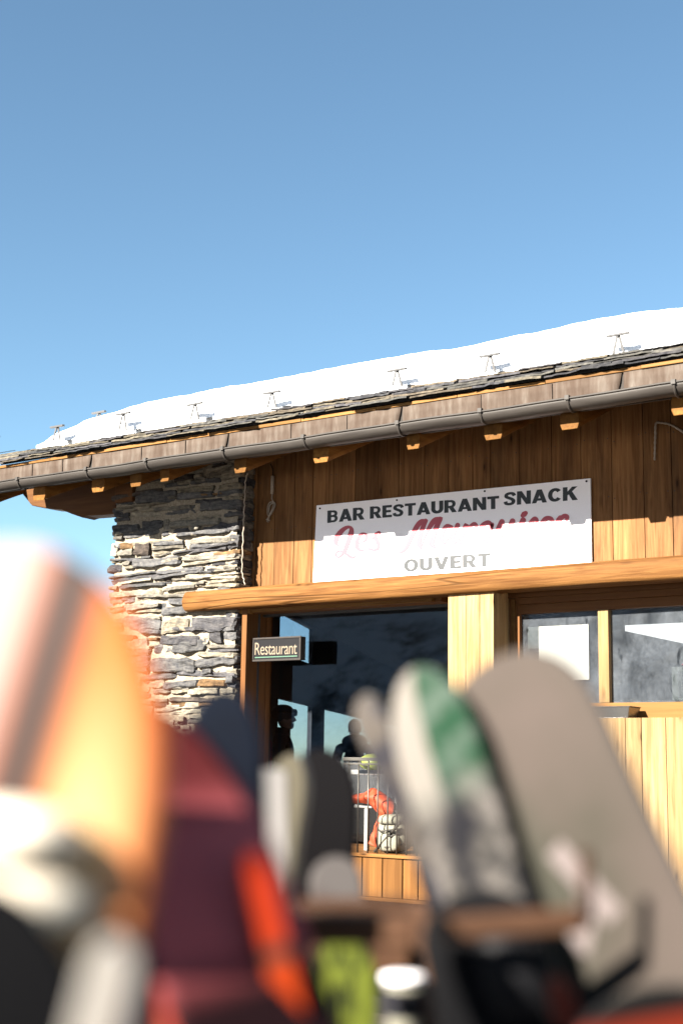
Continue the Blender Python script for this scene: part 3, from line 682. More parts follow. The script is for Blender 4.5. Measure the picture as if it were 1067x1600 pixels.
ST = [(z1, 9.7, [(262, 500, 45), (240, 450, 85), (262, 375, 85), (320, 295, 75), (385, 243, 58), (440, 228, 45), (475, 260, 62), (468, 330, 85), (440, 420, 82), (405, 510, 78), (375, 590, 70), (330, 650, 48), (280, 685, 36), (240, 660, 36), (250, 615, 34), (300, 590, 36), (360, 610, 44), (430, 660, 52), (490, 690, 52), (565, 655, 10)]),
 (z1, 9.7, [(560, 480, 22), (620, 470, 26), (690, 425, 42), (702, 360, 48), (665, 328, 36), (610, 350, 52), (565, 430, 66), (558, 520, 70), (605, 578, 48), (670, 570, 30), (720, 515, 18)]),
 (z1, 9.7, [(715, 540, 12), (780, 440, 24), (840, 340, 34), (890, 305, 36), (905, 330, 40)]), (z1, 9.7, [(850, 330, 50), (840, 390, 62), (875, 460, 62), (880, 540, 58), (820, 578, 44), (745, 558, 45)]),
 (z2, 6.669, [(108, 488, 8), (170, 490, 26), (230, 440, 44), (290, 320, 50), (340, 220, 54), (390, 165, 50), (448, 156, 16)]), (z2, 6.669, [(432, 158, 46), (402, 230, 50), (378, 320, 54), (362, 400, 56), (385, 452, 20)]),
 (z2, 6.669, [(385, 450, 12), (420, 340, 24), (470, 230, 46), (530, 150, 54), (604, 128, 14)]), (z2, 6.669, [(582, 140, 52), (546, 220, 56), (512, 330, 60), (497, 400, 62), (535, 442, 20)]),
 (z2, 6.669, [(700, 225, 40), (652, 215, 46), (612, 270, 50), (597, 340, 50), (627, 390, 34), (680, 330, 20), (738, 230, 22)]), (z2, 6.669, [(765, 203, 50), (727, 290, 48), (712, 360, 48), (737, 392, 28), (780, 345, 12)]),
 (z2, 6.669, [(780, 345, 12), (815, 250, 22), (856, 203, 52), (820, 290, 46), (797, 385, 44)]), (z2, 6.669, [(812, 330, 12), (880, 232, 30), (935, 192, 44), (958, 212, 42)]),
 (z3, 6.669, [(178, 275, 46), (150, 242, 46), (92, 275, 54), (58, 340, 54), (64, 408, 46), (112, 425, 34), (165, 350, 24), (188, 285, 26)]), (z3, 6.669, [(190, 262, 40), (172, 320, 46), (148, 390, 46), (130, 452, 36)]),
 (z3, 6.669, [(292, 235, 58), (254, 310, 52), (230, 390, 50), (262, 422, 38), (320, 350, 22), (385, 240, 30)]), (z3, 6.669, [(402, 228, 58), (356, 330, 50), (340, 400, 48), (375, 410, 24)]),
 (z3, 6.669, [(512, 218, 60), (474, 300, 52), (448, 380, 50), (474, 405, 28), (520, 350, 12)]), (z3, 6.669, [(508, 170, 46), (522, 157, 58), (538, 144, 46)]),
 (z3, 6.669, [(520, 350, 10), (580, 245, 28), (632, 202, 44), (655, 222, 40), (648, 240, 26)]), (z3, 6.669, [(610, 225, 44), (598, 265, 52), (622, 325, 50), (598, 380, 42), (548, 388, 34)]),
 (z3, 6.669, [(690, 335, 20), (760, 310, 26), (812, 250, 46), (800, 203, 46), (742, 208, 52), (696, 290, 58), (692, 368, 54), (750, 392, 32), (830, 318, 10)]),
 (z3, 6.669, [(830, 318, 10), (880, 235, 36), (930, 180, 48), (968, 185, 50), (962, 228, 26)]), (z3, 6.669, [(900, 195, 56), (880, 240, 66), (922, 300, 62), (902, 360, 52), (842, 380, 40)])]
mb = MB()
for k, (zf, scl, pts) in enumerate(ST):
    c = cr(pts, 6); vs = []; yk0 = YT-.0006-.00012*k
    for i, p in enumerate(c):
        a, bq = c[max(i-1, 0)], c[min(i+1, len(c)-1)]; t = (bq-a)[:2]; t = t/(np.linalg.norm(t)+1e-9); nrm2 = np.array([-t[1], t[0]])*max(p[2], 4)/2
        yk = yk0-.000005*i
        for sg in (1, -1):
            q = U(*zf(p[0]+sg*nrm2[0], p[1]+sg*nrm2[1]), yk); vs.append(q)
    mb.add(vs, [(2*i, 2*i+1, 2*i+3, 2*i+2) for i in range(len(c)-1)])
    for end in (0, -1):                                          # rounded stroke ends
        p = c[end]; r = max(p[2], 4)/2; ctr = U(*zf(p[0], p[1]), yk-.00012); ring = [U(*zf(p[0]+r*math.cos(a), p[1]+r*math.sin(a)), yk-.00012) for a in [2*PI*j/14 for j in range(14)]]
        mb.add(ring, [tuple(range(14))])
mb.build('script_lettering', 'red', sign)
for px, py in ((500, 794.5), (620, 781.5), (757, 767.5), (915.8, 752)):
    mb = MB(); q = U(px, py, YS-.002); mb.tube([q, q+Vector((0, -.006, 0))], .011, 8); mb.build('screw', 'darkplastic', sign)
# small light box sign "Restaurant"
YL = 12.86
box = thing('light_box_sign', 'small dark light box reading Restaurant fixed beside the glazed front', 'sign', U(430, 1036, YL))
tlp, trp, brp, blp = U(394.5, 997, YL), U(470, 995, YL), U(470, 1033, YL), U(393.5, 1034, YL)
mb = MB(); fw = .022
mb.box((tlp.x, YL, blp.z), (trp.x, YL+.02, blp.z+fw)); mb.box((tlp.x, YL, tlp.z-fw), (trp.x, YL+.02, tlp.z)); mb.box((tlp.x, YL, blp.z+fw), (tlp.x+fw, YL+.02, tlp.z-fw)); mb.box((trp.x-fw, YL, blp.z+fw), (trp.x, YL+.02, tlp.z-fw))
mb.build('box_frame', 'greyframe', box, bevel=.005)
mb = MB(); mb.box((tlp.x+.004, YL+.021, blp.z+.004), (trp.x-.002, YL+.1, tlp.z-.004)); mb.build('box_body', 'greyframe', box, bevel=.006)
mb = MB(); mb.box((tlp.x+fw-.002, YL+.008, blp.z+fw-.002), (trp.x-fw+.002, YL+.02, tlp.z-fw+.002)); mb.build('sign_face', 'signface', box)
plane_text('Restaurant', 'cream', box, YL+.0065, (398.6, 1004.3), (398, 1023.5), (463.8, 1022), off=.0, sp=.95)
mb = MB(); a, c = U(398, 1026.6, YL), U(464, 1024.6, YL); mb.box((a.x, YL+.0045, a.z-.012), (c.x, YL+.0078, a.z)); mb.build('green_underline', 'green', box)
for py in (1007, 1024):
    mb = MB(); q = U(390.5, py, YL+.03); mb.box((tlp.x-.04, YL+.03, q.z-.028), (tlp.x+.002, YL+.09, q.z+.028)); mb.box((jx-.002, YL+.045, q.z-.015), (tlp.x-.039, YL+.075, q.z+.015)); mb.build('bracket', 'greyframe', box, bevel=.004)
# papers on the hatch window
def sheet(name, mname, label, pxs, Yq):
    mb = MB(); a, c = U(pxs[0], pxs[1], Yq), U(pxs[2], pxs[3], Yq); mb.box((a.x, Yq, c.z), (c.x, Yq+.004, a.z)); return solo(mb, name, mname, label, 'notice', ((a.x+c.x)/2, Yq, c.z), bevel=.0)
sheet('paper_notice', 'paper', 'blank white square sheet stuck on the left hatch window pane', (841, 979, 920, 1062), YF+.044)
sheet('paper_notice', 'paper2', 'small faded sheet behind the glass left of the white square sheet', (824, 980, 842, 1013), YF+.075)
# baking tray on the counter
T0, T1 = U(860, 1121, YB+.02), U(985, 1121, YB+.02); tz0, tz1 = zc+.002, U(985, 1103, YB+.02).z
mb = MB(); dpt = .27; ins = .035
o_ = [(T0.x, YB+.01), (T1.x, YB+.01), (T1.x, YB+.01+dpt), (T0.x, YB+.01+dpt)]; i_ = [(T0.x+ins, YB+.01+.02), (T1.x-ins, YB+.01+.02), (T1.x-ins, YB+.01+dpt-.02), (T0.x+ins, YB+.01+dpt-.02)]
vs = [(x, y, tz1) for x, y in o_]+[(x+(.012 if i in (0, 3) else -.012), y+(.004 if i < 2 else -.004), tz1-.012) for i, (x, y) in enumerate(o_)]+[(x, y, tz0) for x, y in i_]+[(x+(.006 if i in (0, 3) else -.006), y+(.006 if i < 2 else -.006), tz0+.006) for i, (x, y) in enumerate(i_)]+[(x+(.02 if i in (0, 3) else -.02), y+(.012 if i < 2 else -.012), tz1-.001) for i, (x, y) in enumerate(o_)]
fs = []
for (s_, t_) in ((0, 4), (4, 8), (12, 16), (16, 0)):
    for k in range(4): fs.append((s_+k, t_+k, t_+(k+1) % 4, s_+(k+1) % 4) if s_ != 12 else (s_+k, t_+k, t_+(k+1) % 4, s_+(k+1) % 4))
fs += [(8, 9, 10, 11), (15, 14, 13, 12)]
mb.add(vs, fs); solo(mb, 'baking_tray', 'steel', 'shallow stainless steel tray resting on the wooden counter ledge', 'tray', ((T0.x+T1.x)/2, YB+.15, tz0), bevel=.004)
# steel container behind the right pane
a, c = U(1048, 1042, 13.4), U(1100, 1094, 13.4)
ct = thing('steel_container', 'grey steel container behind the right edge of the hatch glass', 'container', ((a.x+c.x)/2, 13.5, c.z))
mb = MB(); mb.box((a.x, 13.4, c.z), (c.x, 13.7, a.z)); mb.build('container_body', 'paper2', ct, bevel=.008)
mb = MB(); mb.box((a.x+.07, 13.396, c.z+.03), (c.x-.05, 13.399, a.z-.05)); mb.build('container_door', 'steel', ct, bevel=.001)
mb = MB(); mb.ellipsoid(((a.x+c.x)/2+.06, 13.5, a.z+.025), (.16, .08, .024)); mb.build('red_lid', 'cloth_red', ct)
mb = MB(); mb.box((c.x-1.2, 13.35, c.z-.06), (c.x+1.5, 13.95, c.z)); mb.build('kitchen_worktop', 'steel', rest)
# cables
YK = YW-.02
cab = thing('hanging_cable', 'pale electric cable coiled in a loop with a plug, hanging from the rafter', 'cable', U(424, 822, YK))
zz = lambda x, y: U(380+x/8.89, 720+y/8.89, YK)
mb = MB(); mb.tube([zz(*p[:2]) for p in cr([(380, 40), (405, 100), (415, 160), (413, 215)], 5)], .006, 6); mb.build('upper_lead', 'darkplastic', cab)
mb = MB(); mb.tube([zz(413, 210), zz(404, 460)], .021, 10); mb.build('connector_sleeve', 'cable', cab)
mb = MB(); mb.tube([zz(*p[:2]) for p in cr([(404, 460), (400, 520), (415, 560), (445, 600), (430, 660), (400, 720), (365, 760), (340, 740), (342, 640), (370, 580), (415, 575), (440, 610), (420, 680), (380, 750), (360, 690), (378, 610), (420, 590), (448, 605)], 6)], .0075, 6)
mb.tube([zz(440, 600)+Vector((0, -.012, 0)), zz(400, 720)+Vector((0, -.012, 0)), zz(355, 800)+Vector((0, -.01, 0))], .011, 6); mb.build('loop', 'cable', cab)
mb = MB(); mb.tube([zz(362, 780), zz(345, 830)], [.012, .028], 8); mb.tube([zz(335, 830), zz(330, 850)], .006, 6); mb.tube([zz(350, 836), zz(345, 856)], .006, 6); mb.build('plug', 'cable', cab)
mb = MB(); pts = [(387, 739), (384, 750), (383, 768), (382, 790), (381, 812), (380, 840), (379, 868), (378.5, 893), (381, 905), (383, 914)]
mb.tube([U(p[0], p[1], YP+.02)+Vector((.008*math.sin(i*2.2), 0, 0)) for i, p in enumerate(cr(pts, 4))], .008, 6)
solo(mb, 'pipe_cable', 'cable', 'thin pale cable running down the joint between stone and planks', 'cable', U(381, 914, YP+.02))
mb = MB(); pts = [(1022, 719), (1022.5, 700), (1023, 680), (1024, 662), (1030, 660.5), (1045, 663), (1060, 671), (1075, 682), (1095, 700)]
cp = cr(pts, 5); mb.tube([U(p[0], p[1], YK) for p in cp], [.009+.004*(i % 2) for i in range(len(cp))], 6)
solo(mb, 'frosted_cable', 'cable', 'thin frosted wire bent over the dark planks right of the white panel', 'cable', U(1022, 719, YK))
# ------------------------------------------------------------------ terrace: deck, railing, furniture
YD = 11.6; dz = U(600, 1335, YD).z
deck = thing('terrace_deck', 'raised timber deck with plank fascia in front of the glazed front', 'deck', (-8.6, 12.1, dz-.45))
mb = MB(); dx0, dx1 = -10.6, U(668, 1370, YD).x+.75; y = YD-.02
while y < 13.0:
    mb.box((dx0, y, dz-.03), (dx1, min(y+.138, 13.0), dz)); y += .143
mb.build('deck_boards', 'deckwood_x', deck, bevel=.003)
mb = MB(); pe = [U(p, 1370, YD).x for p in (565.5, 597, 628.5, 652.5)]; w_ = pe[1]-pe[0]
xs = [pe[0]-w_*k for k in range(16, 0, -1)]+pe; x = pe[-1]
while x < dx1: x += .26; xs.append(x)
zb = U(610, 1403, YD).z; zb0 = U(610, 1408, YD).z
for a, c in zip(xs[:-1], xs[1:]): mb.box((a+.006, YD+random.uniform(0, .004), zb), (c-.006, YD+.03, dz-.031))
mb.box((xs[0], YD+.031, zb), (xs[-1], YD+.05, dz-.04), (.1, .2, .3))
mb.build('deck_fascia', 'deckwood', deck, bevel=.003)
mb = MB(); mb.box((xs[0], YD-.03, zb0-.005), (xs[-1], YD+.05, zb-.002)); mb.build('bottom_trim', 'deckwood_x', deck, bevel=.003)
for px in (640, 380): mb = MB(); q = U(px, 1450, 12.3); mb.box((q.x-.08, 12.25, -.1), (q.x+.08, 12.4, zb)); mb.build('deck_post', 'rack', deck)
YR = YD+.06
rail = thing('terrace_railing', 'thin dark metal railing standing along the edge of the timber deck', 'railing', U(600, 1335, YR))
mb = MB(); a = U(537, 1186.5, YR); zr = a.z; rx1 = U(745, 1186, YR).x
mb.box((a.x, YR-.02, zr-.012), (rx1, YR+.02, zr+.02)); mb.build('top_rail', 'rail', rail, bevel=.003)
mb = MB(); mb.box((a.x, YR-.012, zr-.05), (rx1, YR+.012, zr-.034)); mb.build('lower_rail', 'rail', rail, bevel=.002)
for px in (544.5, 559.5, 575, 590, 605.5, 620, 635, 651, 667, 683, 700, 717):
    q = U(px, 1260, YR); mb = MB(); mb.tube([(q.x, YR, dz+.001), (q.x, YR, zr-.011)], .0075, 8); mb.build('baluster', 'rail', rail)
mb = MB(); mb.tube([U(585, 1331, YR+.05), U(632, 1277, YR+.05), U(690, 1210, YR+.05)], .014, 8); mb.build('diagonal_brace', 'rail', rail)
# white table
YTb = 12.15; tp = U(570, 1203, YTb); tb = thing('white_table', 'white table with a lime helmet on it behind the deck railing', 'table', (tp.x, YTb, dz))
mb = MB(); x0, x1 = U(548, 1203, YTb-.3).x, U(660, 1203, YTb-.3).x; mb.box((x0, YTb-.3, tp.z-.045), (x1, YTb+.3, tp.z)); mb.build('tabletop', 'white', tb, bevel=.006)
mb = MB(); mb.tube([((x0+x1)/2+.25, YTb+.1, dz), ((x0+x1)/2+.25, YTb+.1, tp.z-.046)], .03, 10); mb.build('table_leg', 'rail', tb)
mb = MB(); hc = U(582, 1192, YTb-.12); mb.ellipsoid((hc.x, YTb-.12, tp.z+.075), (.145, .12, .085), nz=.06, nf=9); hel = solo(mb, 'ski_helmet', 'lime', 'pale lime ski helmet lying on the white table behind the railing', 'helmet', (hc.x, YTb-.12, tp.z))
mb = MB(); mb.tube([(hc.x-.1, YTb-.235, tp.z+.12), (hc.x-.05, YTb-.245, tp.z+.05), (hc.x+.03, YTb-.245, tp.z+.035)], .008, 6); o = mb.build('helmet_strap', 'strapd', None); o.data.transform(Matrix.Translation(-Vector((hc.x, YTb-.12, tp.z)))); o.parent = hel
# white chair
YC = 11.95; sz = U(570, 1257, YC).z; cx0, cx1 = U(553, 1258, YC).x, U(620, 1258, YC).x
ch = thing('white_chair', 'white metal chair carrying an orange jacket behind the deck railing', 'chair', ((cx0+cx1)/2, YC+.2, dz))
mb = MB(); mb.box((cx0, YC, sz-.035), (cx1, YC+.42, sz)); mb.build('seat', 'white', ch, bevel=.008)
lx = U(572, 1300, YC+.02).x
for (xx, yy, z1_) in ((lx, YC+.03, sz-.036), (lx, YC+.39, sz-.036), (cx1-.02, YC+.03, U(616, 1238, YC).z), (cx1-.02, YC+.39, U(616, 1238, YC).z)):
    mb = MB(); mb.box((xx-.022, yy-.018, dz+.001), (xx+.022, yy+.018, z1_)); mb.build('leg', 'white', ch, bevel=.005)
mb = MB(); zz_ = U(616, 1238, YC).z; mb.box((cx1-.035, YC+.05, zz_-.14), (cx1-.01, YC+.37, zz_)); mb.build('backrest', 'white', ch, bevel=.006)
# orange jacket draped over the seat
def cloth(mb, rows, nsub=8, wr=.012, seed=0):
    R_ = [cr(r, nsub) for r in rows]; n = len(R_[0]); A = np.array([cr([tuple(R_[j][i]) for j in range(len(rows))], 5) for i in range(n)])
    vs = []
    for i in range(A.shape[0]):
        for j in range(A.shape[1]):
            p = Vector(A[i, j]); f_ = mnoise.noise(Vector((p.x*16+seed, p.y*6, p.z*16)))*wr*1.6+math.sin(p.x*38+p.z*55+3*mnoise.noise(p*5))*wr*.6; vs.append(p+Vector((f_*.3, -f_, f_*.5)))
    m_ = A.shape[1]; mb.add(vs, [(i*m_+j, (i+1)*m_+j, (i+1)*m_+j+1, i*m_+j+1) for i in range(A.shape[0]-1) for j in range(m_-1)], (0, 0, 0), 0, True)
def jp(px, py, y): q = U(px, py, y); return (q.x, q.y, q.z)
yj = YC-.03
mb = MB()
cloth(mb, [[jp(549, 1254, yj+.02), jp(550, 1246, yj-.02), jp(553, 1243, yj+.1), jp(553, 1246, yj+.3)], [jp(565, 1255, yj), jp(566, 1246, yj-.05), jp(570, 1239, yj+.08), jp(570, 1244, yj+.3)], [jp(578, 1257, yj), jp(580, 1246, yj-.06), jp(583, 1233, yj+.06), jp(584, 1240, yj+.3)], [jp(592, 1272, yj-.01), jp(593, 1256, yj-.07), jp(596, 1240, yj+.05), jp(596, 1243, yj+.3)], [jp(603, 1280, yj-.01), jp(605, 1262, yj-.07), jp(606, 1247, yj+.05), jp(606, 1248, yj+.3)], [jp(614, 1278, yj), jp(615, 1266, yj-.05), jp(615, 1254, yj+.04), jp(615, 1254, yj+.3)]], 7, .014, 2)
cloth(mb, [[jp(576, 1319, yj-.015), jp(580, 1306, yj-.015), jp(587, 1288, yj-.01), jp(592, 1268, yj)], [jp(583, 1321, yj-.035), jp(587, 1308, yj-.04), jp(594, 1290, yj-.04), jp(600, 1268, yj-.02)], [jp(590, 1324, yj-.015), jp(594, 1310, yj-.015), jp(601, 1292, yj-.01), jp(612, 1270, yj)]], 7, .009, 5)
jk = solo(mb, 'orange_jacket', 'orange', 'crumpled orange jacket draped over the white chair on the deck', 'jacket', U(582, 1257, yj)); s = jk.modifiers.new('t', 'SOLIDIFY'); s.thickness = .012; s.offset = 0
# beige backpack on the deck
bq = U(613, 1333, YC-.12); bag = thing('backpack', 'beige canvas backpack standing on the deck beside the white chair', 'backpack', (bq.x, YC-.12, dz))
mb = MB(); hb = U(613, 1275, YC-.12).z-dz; mb.ellipsoid((bq.x, YC-.08, dz+hb*.5), (.16, .13, hb*.5), p=3.2, nz=.1, nf=7, seg=24, rings=16); mb.build('bag_body', 'bag', bag)
mb = MB(); mb.ellipsoid((bq.x+.02, YC-.2, dz+hb*.3), (.11, .05, hb*.24), p=3.5, nz=.08, seg=18, rings=10); mb.build('front_pocket', 'bag', bag)
mb = MB(); mb.ellipsoid((bq.x, YC-.1, dz+hb*.9), (.135, .135, .05), p=3, nz=.12, seg=18); mb.build('top_flap', 'bag', bag)
for k, (x_, z_) in enumerate(((-.05, .62), (.07, .5), (.02, .2))):
    mb = MB(); mb.tube([(bq.x-.13, YC-.17, dz+hb*z_), (bq.x+x_, YC-.262, dz+hb*z_-.01), (bq.x+.14, YC-.17, dz+hb*z_+.02)], .009, 6); mb.build('strap', 'strapd', bag)
mb = MB(); mb.tube([(bq.x-.04, YC-.08, dz+hb), (bq.x, YC-.08, dz+hb+.05), (bq.x+.05, YC-.08, dz+hb)], .01, 6); mb.build('carry_handle', 'strapd', bag)
# ------------------------------------------------------------------ people behind the glass
def skin_body(name, joints, edges, parent, mname, sub=2, rootj=0):
    me = bpy.data.meshes.new(name); loc = root_loc(parent); me.from_pydata([Vector(j[0])-loc for j in joints], edges, []); o = bpy.data.objects.new(name, me); C.objects.link(o)
    o.modifiers.new('skin', 'SKIN'); 
    if not me.skin_vertices: 
        bpy.context.view_layer.objects.active = o
    sv = me.skin_vertices[0].data
    for i, j in enumerate(joints): sv[i].radius = j[1] if hasattr(j[1], '__len__') else (j[1], j[1]); sv[i].use_root = (i == rootj)
    o.modifiers[0].use_smooth_shade = True
    s = o.modifiers.new('sub', 'SUBSURF'); s.levels = sub; s.render_levels = sub
    me.materials.append(M[mname]); o.parent = parent; return o
def person(base, face, label, head_up, jacket='cloth_dark', goggles=True, hat=True, lean=0):
    f = Vector((face[0], face[1], 0)).normalized(); r = Vector((f.y, -f.x, 0)); up = Vector((0, 0, 1)); B = Vector(base); H = head_up-B.z; k = H/1.8
    def P(x, y, z): return B+(r*x+f*y+up*z)*k
    pr = thing('person', label, 'person', B)
    body = [(P(0, 0, .95), .15*k), (P(0, .01, 1.12), .15*k), (P(0, .02, 1.3), .165*k), (P(0, .01, 1.43), .1*k), (P(0, .015, 1.5), .066*k), (P(0, .03, 1.58), .058*k)]
    ed = [(0, 1), (1, 2), (2, 3), (3, 4), (4, 5)]
    for sg in (-1, 1):
        o = len(body)
        body += [(P(.2*sg, 0, 1.42), .075*k), (P(.27*sg, -.02, 1.14), .058*k), (P(.25*sg, .14, .95), .045*k), (P(.24*sg, .21, .92), .038*k)]; ed += [(3, o), (o, o+1), (o+1, o+2), (o+2, o+3)]
        h = len(body)
        for q, (fx, ln) in enumerate(((-.03, .07), (-.01, .085), (.01, .08), (.03, .06))):
            body += [(P(.24*sg+fx, .27, .9), .011*k), (P(.24*sg+fx, .27+ln*.5, .875), .009*k), (P(.24*sg+fx*1.1, .27+ln*.7, .84), .008*k)]; s_ = h+3*q; ed += [(o+3, s_), (s_, s_+1), (s_+1, s_+2)]
        t_ = len(body); body += [(P(.24*sg-.035*sg, .22, .9), .012*k), (P(.24*sg-.055*sg, .26, .875), .009*k)]; ed += [(o+3, t_), (t_, t_+1)]
        o = len(body); body += [(P(.1*sg, 0, .86), .1*k), (P(.11*sg, .02, .5), .07*k), (P(.11*sg, -.01, .1), .05*k), (P(.12*sg, .15, .05), .045*k)]; ed += [(0, o), (o, o+1), (o+1, o+2), (o+2, o+3)]
    skin_body('body', body, ed, pr, jacket, 2)
    # head with face, as one lofted shape
    mb = MB(); rot = Matrix((r, f, up)).transposed(); hc = P(0, .045, 1.665)
    mb.ellipsoid(hc, (.075*k, .098*k, .12*k), rot, 20, 14); mb.ellipsoid(P(0, .1, 1.585), (.045*k, .05*k, .045*k), rot, 14, 8)
    mb.tube([P(0, .135, 1.70), P(0, .163, 1.655), P(0, .135, 1.635)], [.012*k, .018*k, .012*k], 8)
    for sg in (-1, 1): mb.ellipsoid(P(.035*sg, .128, 1.695), (.014*k, .01*k, .009*k), rot, 8, 6); mb.ellipsoid(P(.078*sg, .03, 1.66), (.012*k, .025*k, .034*k), rot, 8, 6)
    mb.ellipsoid(P(0, .145, 1.61), (.024*k, .01*k, .008*k), rot, 10, 6)
    mb.build('head', 'skin', pr)
    mb = MB(); mb.tube([P(0, .01, 1.47), P(0, .02, 1.56)], [.1*k, .09*k], 14); mb.build('collar', jacket, pr)
    mb = MB()
    
    if hat: mb.ellipsoid(P(0, .01, 1.735), (.115*k, .145*k, .11*k), rot, 22, 12, p=2.2)
    else: mb.ellipsoid(P(0, .015, 1.70), (.088*k, .11*k, .105*k), rot, 22, 12, p=2.2, nz=.12, nf=14)
    mb.build('helmet' if hat else 'hair', 'helmet', pr)
    if not hat: mb = MB(); mb.ellipsoid(P(0, -.07, 1.5), (.17*k, .12*k, .1*k), rot, 18, 10, nz=.1); mb.ellipsoid(P(0, 0, 1.42), (.25*k, .12*k, .08*k), rot, 18, 10, nz=.06); mb.build('hood', jacket, pr)
    if goggles:
        mb = MB(); mb.ellipsoid(P(0, .145, 1.745), (.085*k, .045*k, .045*k), rot, 18, 10, p=3); mb.tube([P(.11*math.cos(a), .02+.145*math.sin(a), 1.75) for a in [2*PI*i/20 for i in range(21)]], .014*k, 6); mb.build('goggles', 'darkplastic', pr)
    return pr, P, r, f, up, k
fr = (math.cos(YAW), math.sin(YAW))
b1 = U(440, 1150, 13.62); h1 = U(440, 1109, 13.62).z
pp = person((b1.x, b1.y, FZ), fr, 'person in helmet and goggles seen in profile behind the glazed front', h1+.02)
pr, P, r_, f_, up_, k_ = pp
mb = MB(); c_ = P(.02, -.2, 1.2); mb.ellipsoid(c_, (.13, .1, .26), Matrix((r_, f_, up_)).transposed(), 18, 12, p=3, nz=.12); mb.build('red_rucksack', 'cloth_red', pr)
b2 = U(554, 1160, 14.6); h2 = U(554, 1124, 14.6).z
person((b2.x, b2.y, FZ), (-.57, .82), 'bareheaded person in dark jacket seen from behind, right of the helmeted person', h2, goggles=False, hat=False)
# ------------------------------------------------------------------ foreground: skis and boards on the rack
def make_board(tip, low, dt, dl, width, length, nose, roll, curl, thick, waist=.86, graphic=None, edge='darkplastic', pw=2.2, tipw=1.0, back=None, cam=.0):
    T = D(*tip, dt); Lw = D(*low, dl); u = (Lw-T).normalized()              # u points down the board
    n = (EYE-T); n = (n-u*n.dot(u)).normalized(); n = Matrix.Rotation(math.radians(roll), 3, u) @ n; v = u.cross(n).normalized()
    if v.dot(RC @ Vector((1, 0, 0))) < 0: v = -v
    mb = MB(); ns, nt_ = 60, 12; vs = []; cs = []
    ss = [nose*(i/20)**1.6 for i in range(21)]+[nose+(length-nose)*(i/39) for i in range(1, 40)]
    for s in ss:
        if s < nose: w = width/2*math.sqrt(max(0, 1-(1-s/nose)**pw))*tipw
        else: q = (s-nose)/(length-nose); w = width/2*(1-(1-waist)*math.sin(PI*min(1, q)))
        w = max(w, .001)
        cz = -curl*max(0, 1-s/(nose*2.0))**2
        for side in (0, 1):
            for j in range(nt_+1):
                t = -1+2*j/nt_; p = T+u*s+v*(w*t)+n*(cz+(thick/2 if side == 0 else -thick/2)); vs.append(p); cs.append((s, t, w*t))
    m_ = 2*(nt_+1); k = nt_+1; fs = []; mi = []
    for i in range(len(ss)-1):
        a, c = i*m_, (i+1)*m_
        for j in range(nt_): fs.append((a+j, a+j+1, c+j+1, c+j)); mi.append(0); fs.append((a+k+j+1, a+k+j, c+k+j, c+k+j+1)); mi.append(0)
        fs.append((a, c, c+k, a+k)); mi.append(1); fs.append((a+nt_, a+k+nt_, c+k+nt_, c+nt_)); mi.append(1)
    e_ = (len(ss)-1)*m_; fs.append(tuple(list(range(e_, e_+k))+list(range(e_+m_-1, e_+k-1, -1)))); mi.append(1)
    mb.add(vs, fs, cs, 0, True); mb.m = mi
    return mb, T, u, v, n
def place_board(name, label, cat, edge, graphic, group='skis and snowboards standing in the rack', extra=None, **kw):
    mb, T, u, v, n = make_board(**kw); base = T+u*kw['length']
    e = thing(name, label, cat, base, group)
    o = mb.build('ski_body' if cat == 'ski' else 'board_body', [graphic, edge], e); 
    for p in o.data.polygons: p.use_smooth = p.material_index == 0
    if extra: extra(e, T, u, v, n)
    return e
def binding(e, at, u, v, n, sc, mname, strapm):
    rot = Matrix((v, n, -u)).transposed()
    mb = MB(); mb.ellipsoid(at+n*.03*sc, (.13*sc, .03*sc, .1*sc), rot, 14, 8, p=4); bp = mb.build('binding_plate', 'darkplastic', e)
    for q, hw in ((.10, .13), (-.07, .17)):
        mb = MB(); mb.tube([at+v*(hw*sc*math.cos(PI*i/12))+n*(.02*sc+.12*sc*math.sin(PI*i/12))+u*q*-sc for i in range(13)], [(.035+.035*math.sin(PI*i/12))*sc for i in range(13)], 10); mb.build('binding_strap', strapm, e)
def const(c): return lambda nt, s, t: mixc(nt, 0.0, c, c)
def noisy(c1, c2, sc=9, lo=.4, hi=.6):
    def f(nt, s, t): return ramp(nt, noise(nt, coords(nt), sc, 4, .6), [(lo, c1), (hi, c2)])
    return f
def g_orange(nt, s, t, lat):
    q = mth(nt, 'MULTIPLY', mth(nt, 'ADD', mth(nt, 'ADD', lat, .2), mth(nt, 'MULTIPLY', s, .13)), 2.5)
    z = lambda m_: (m_+.2)*2.5
    c = ramp(nt, q, [(z(-.15), (.2, .185, .178)), (z(.005), (.2, .172, .158)), (z(.019), (.24, .09, .055)), (z(.027), (.028, .015, .011)), (z(.058), (.034, .017, .012)), (z(.070), (.32, .078, .013)), (z(.19), (.3, .066, .009))])
    k = mth(nt, 'MULTIPLY', ramp(nt, s, [(.07, (0, 0, 0)), (.2, (1, 1, 1))]), mth(nt, 'MULTIPLY', ramp(nt, t, [(.62, (1, 1, 1)), (.97, (0, 0, 0))]), ramp(nt, q, [(z(.06), (0, 0, 0)), (z(.085), (1, 1, 1))])))
    return mixc(nt, k, c, (.3, .205, .098))
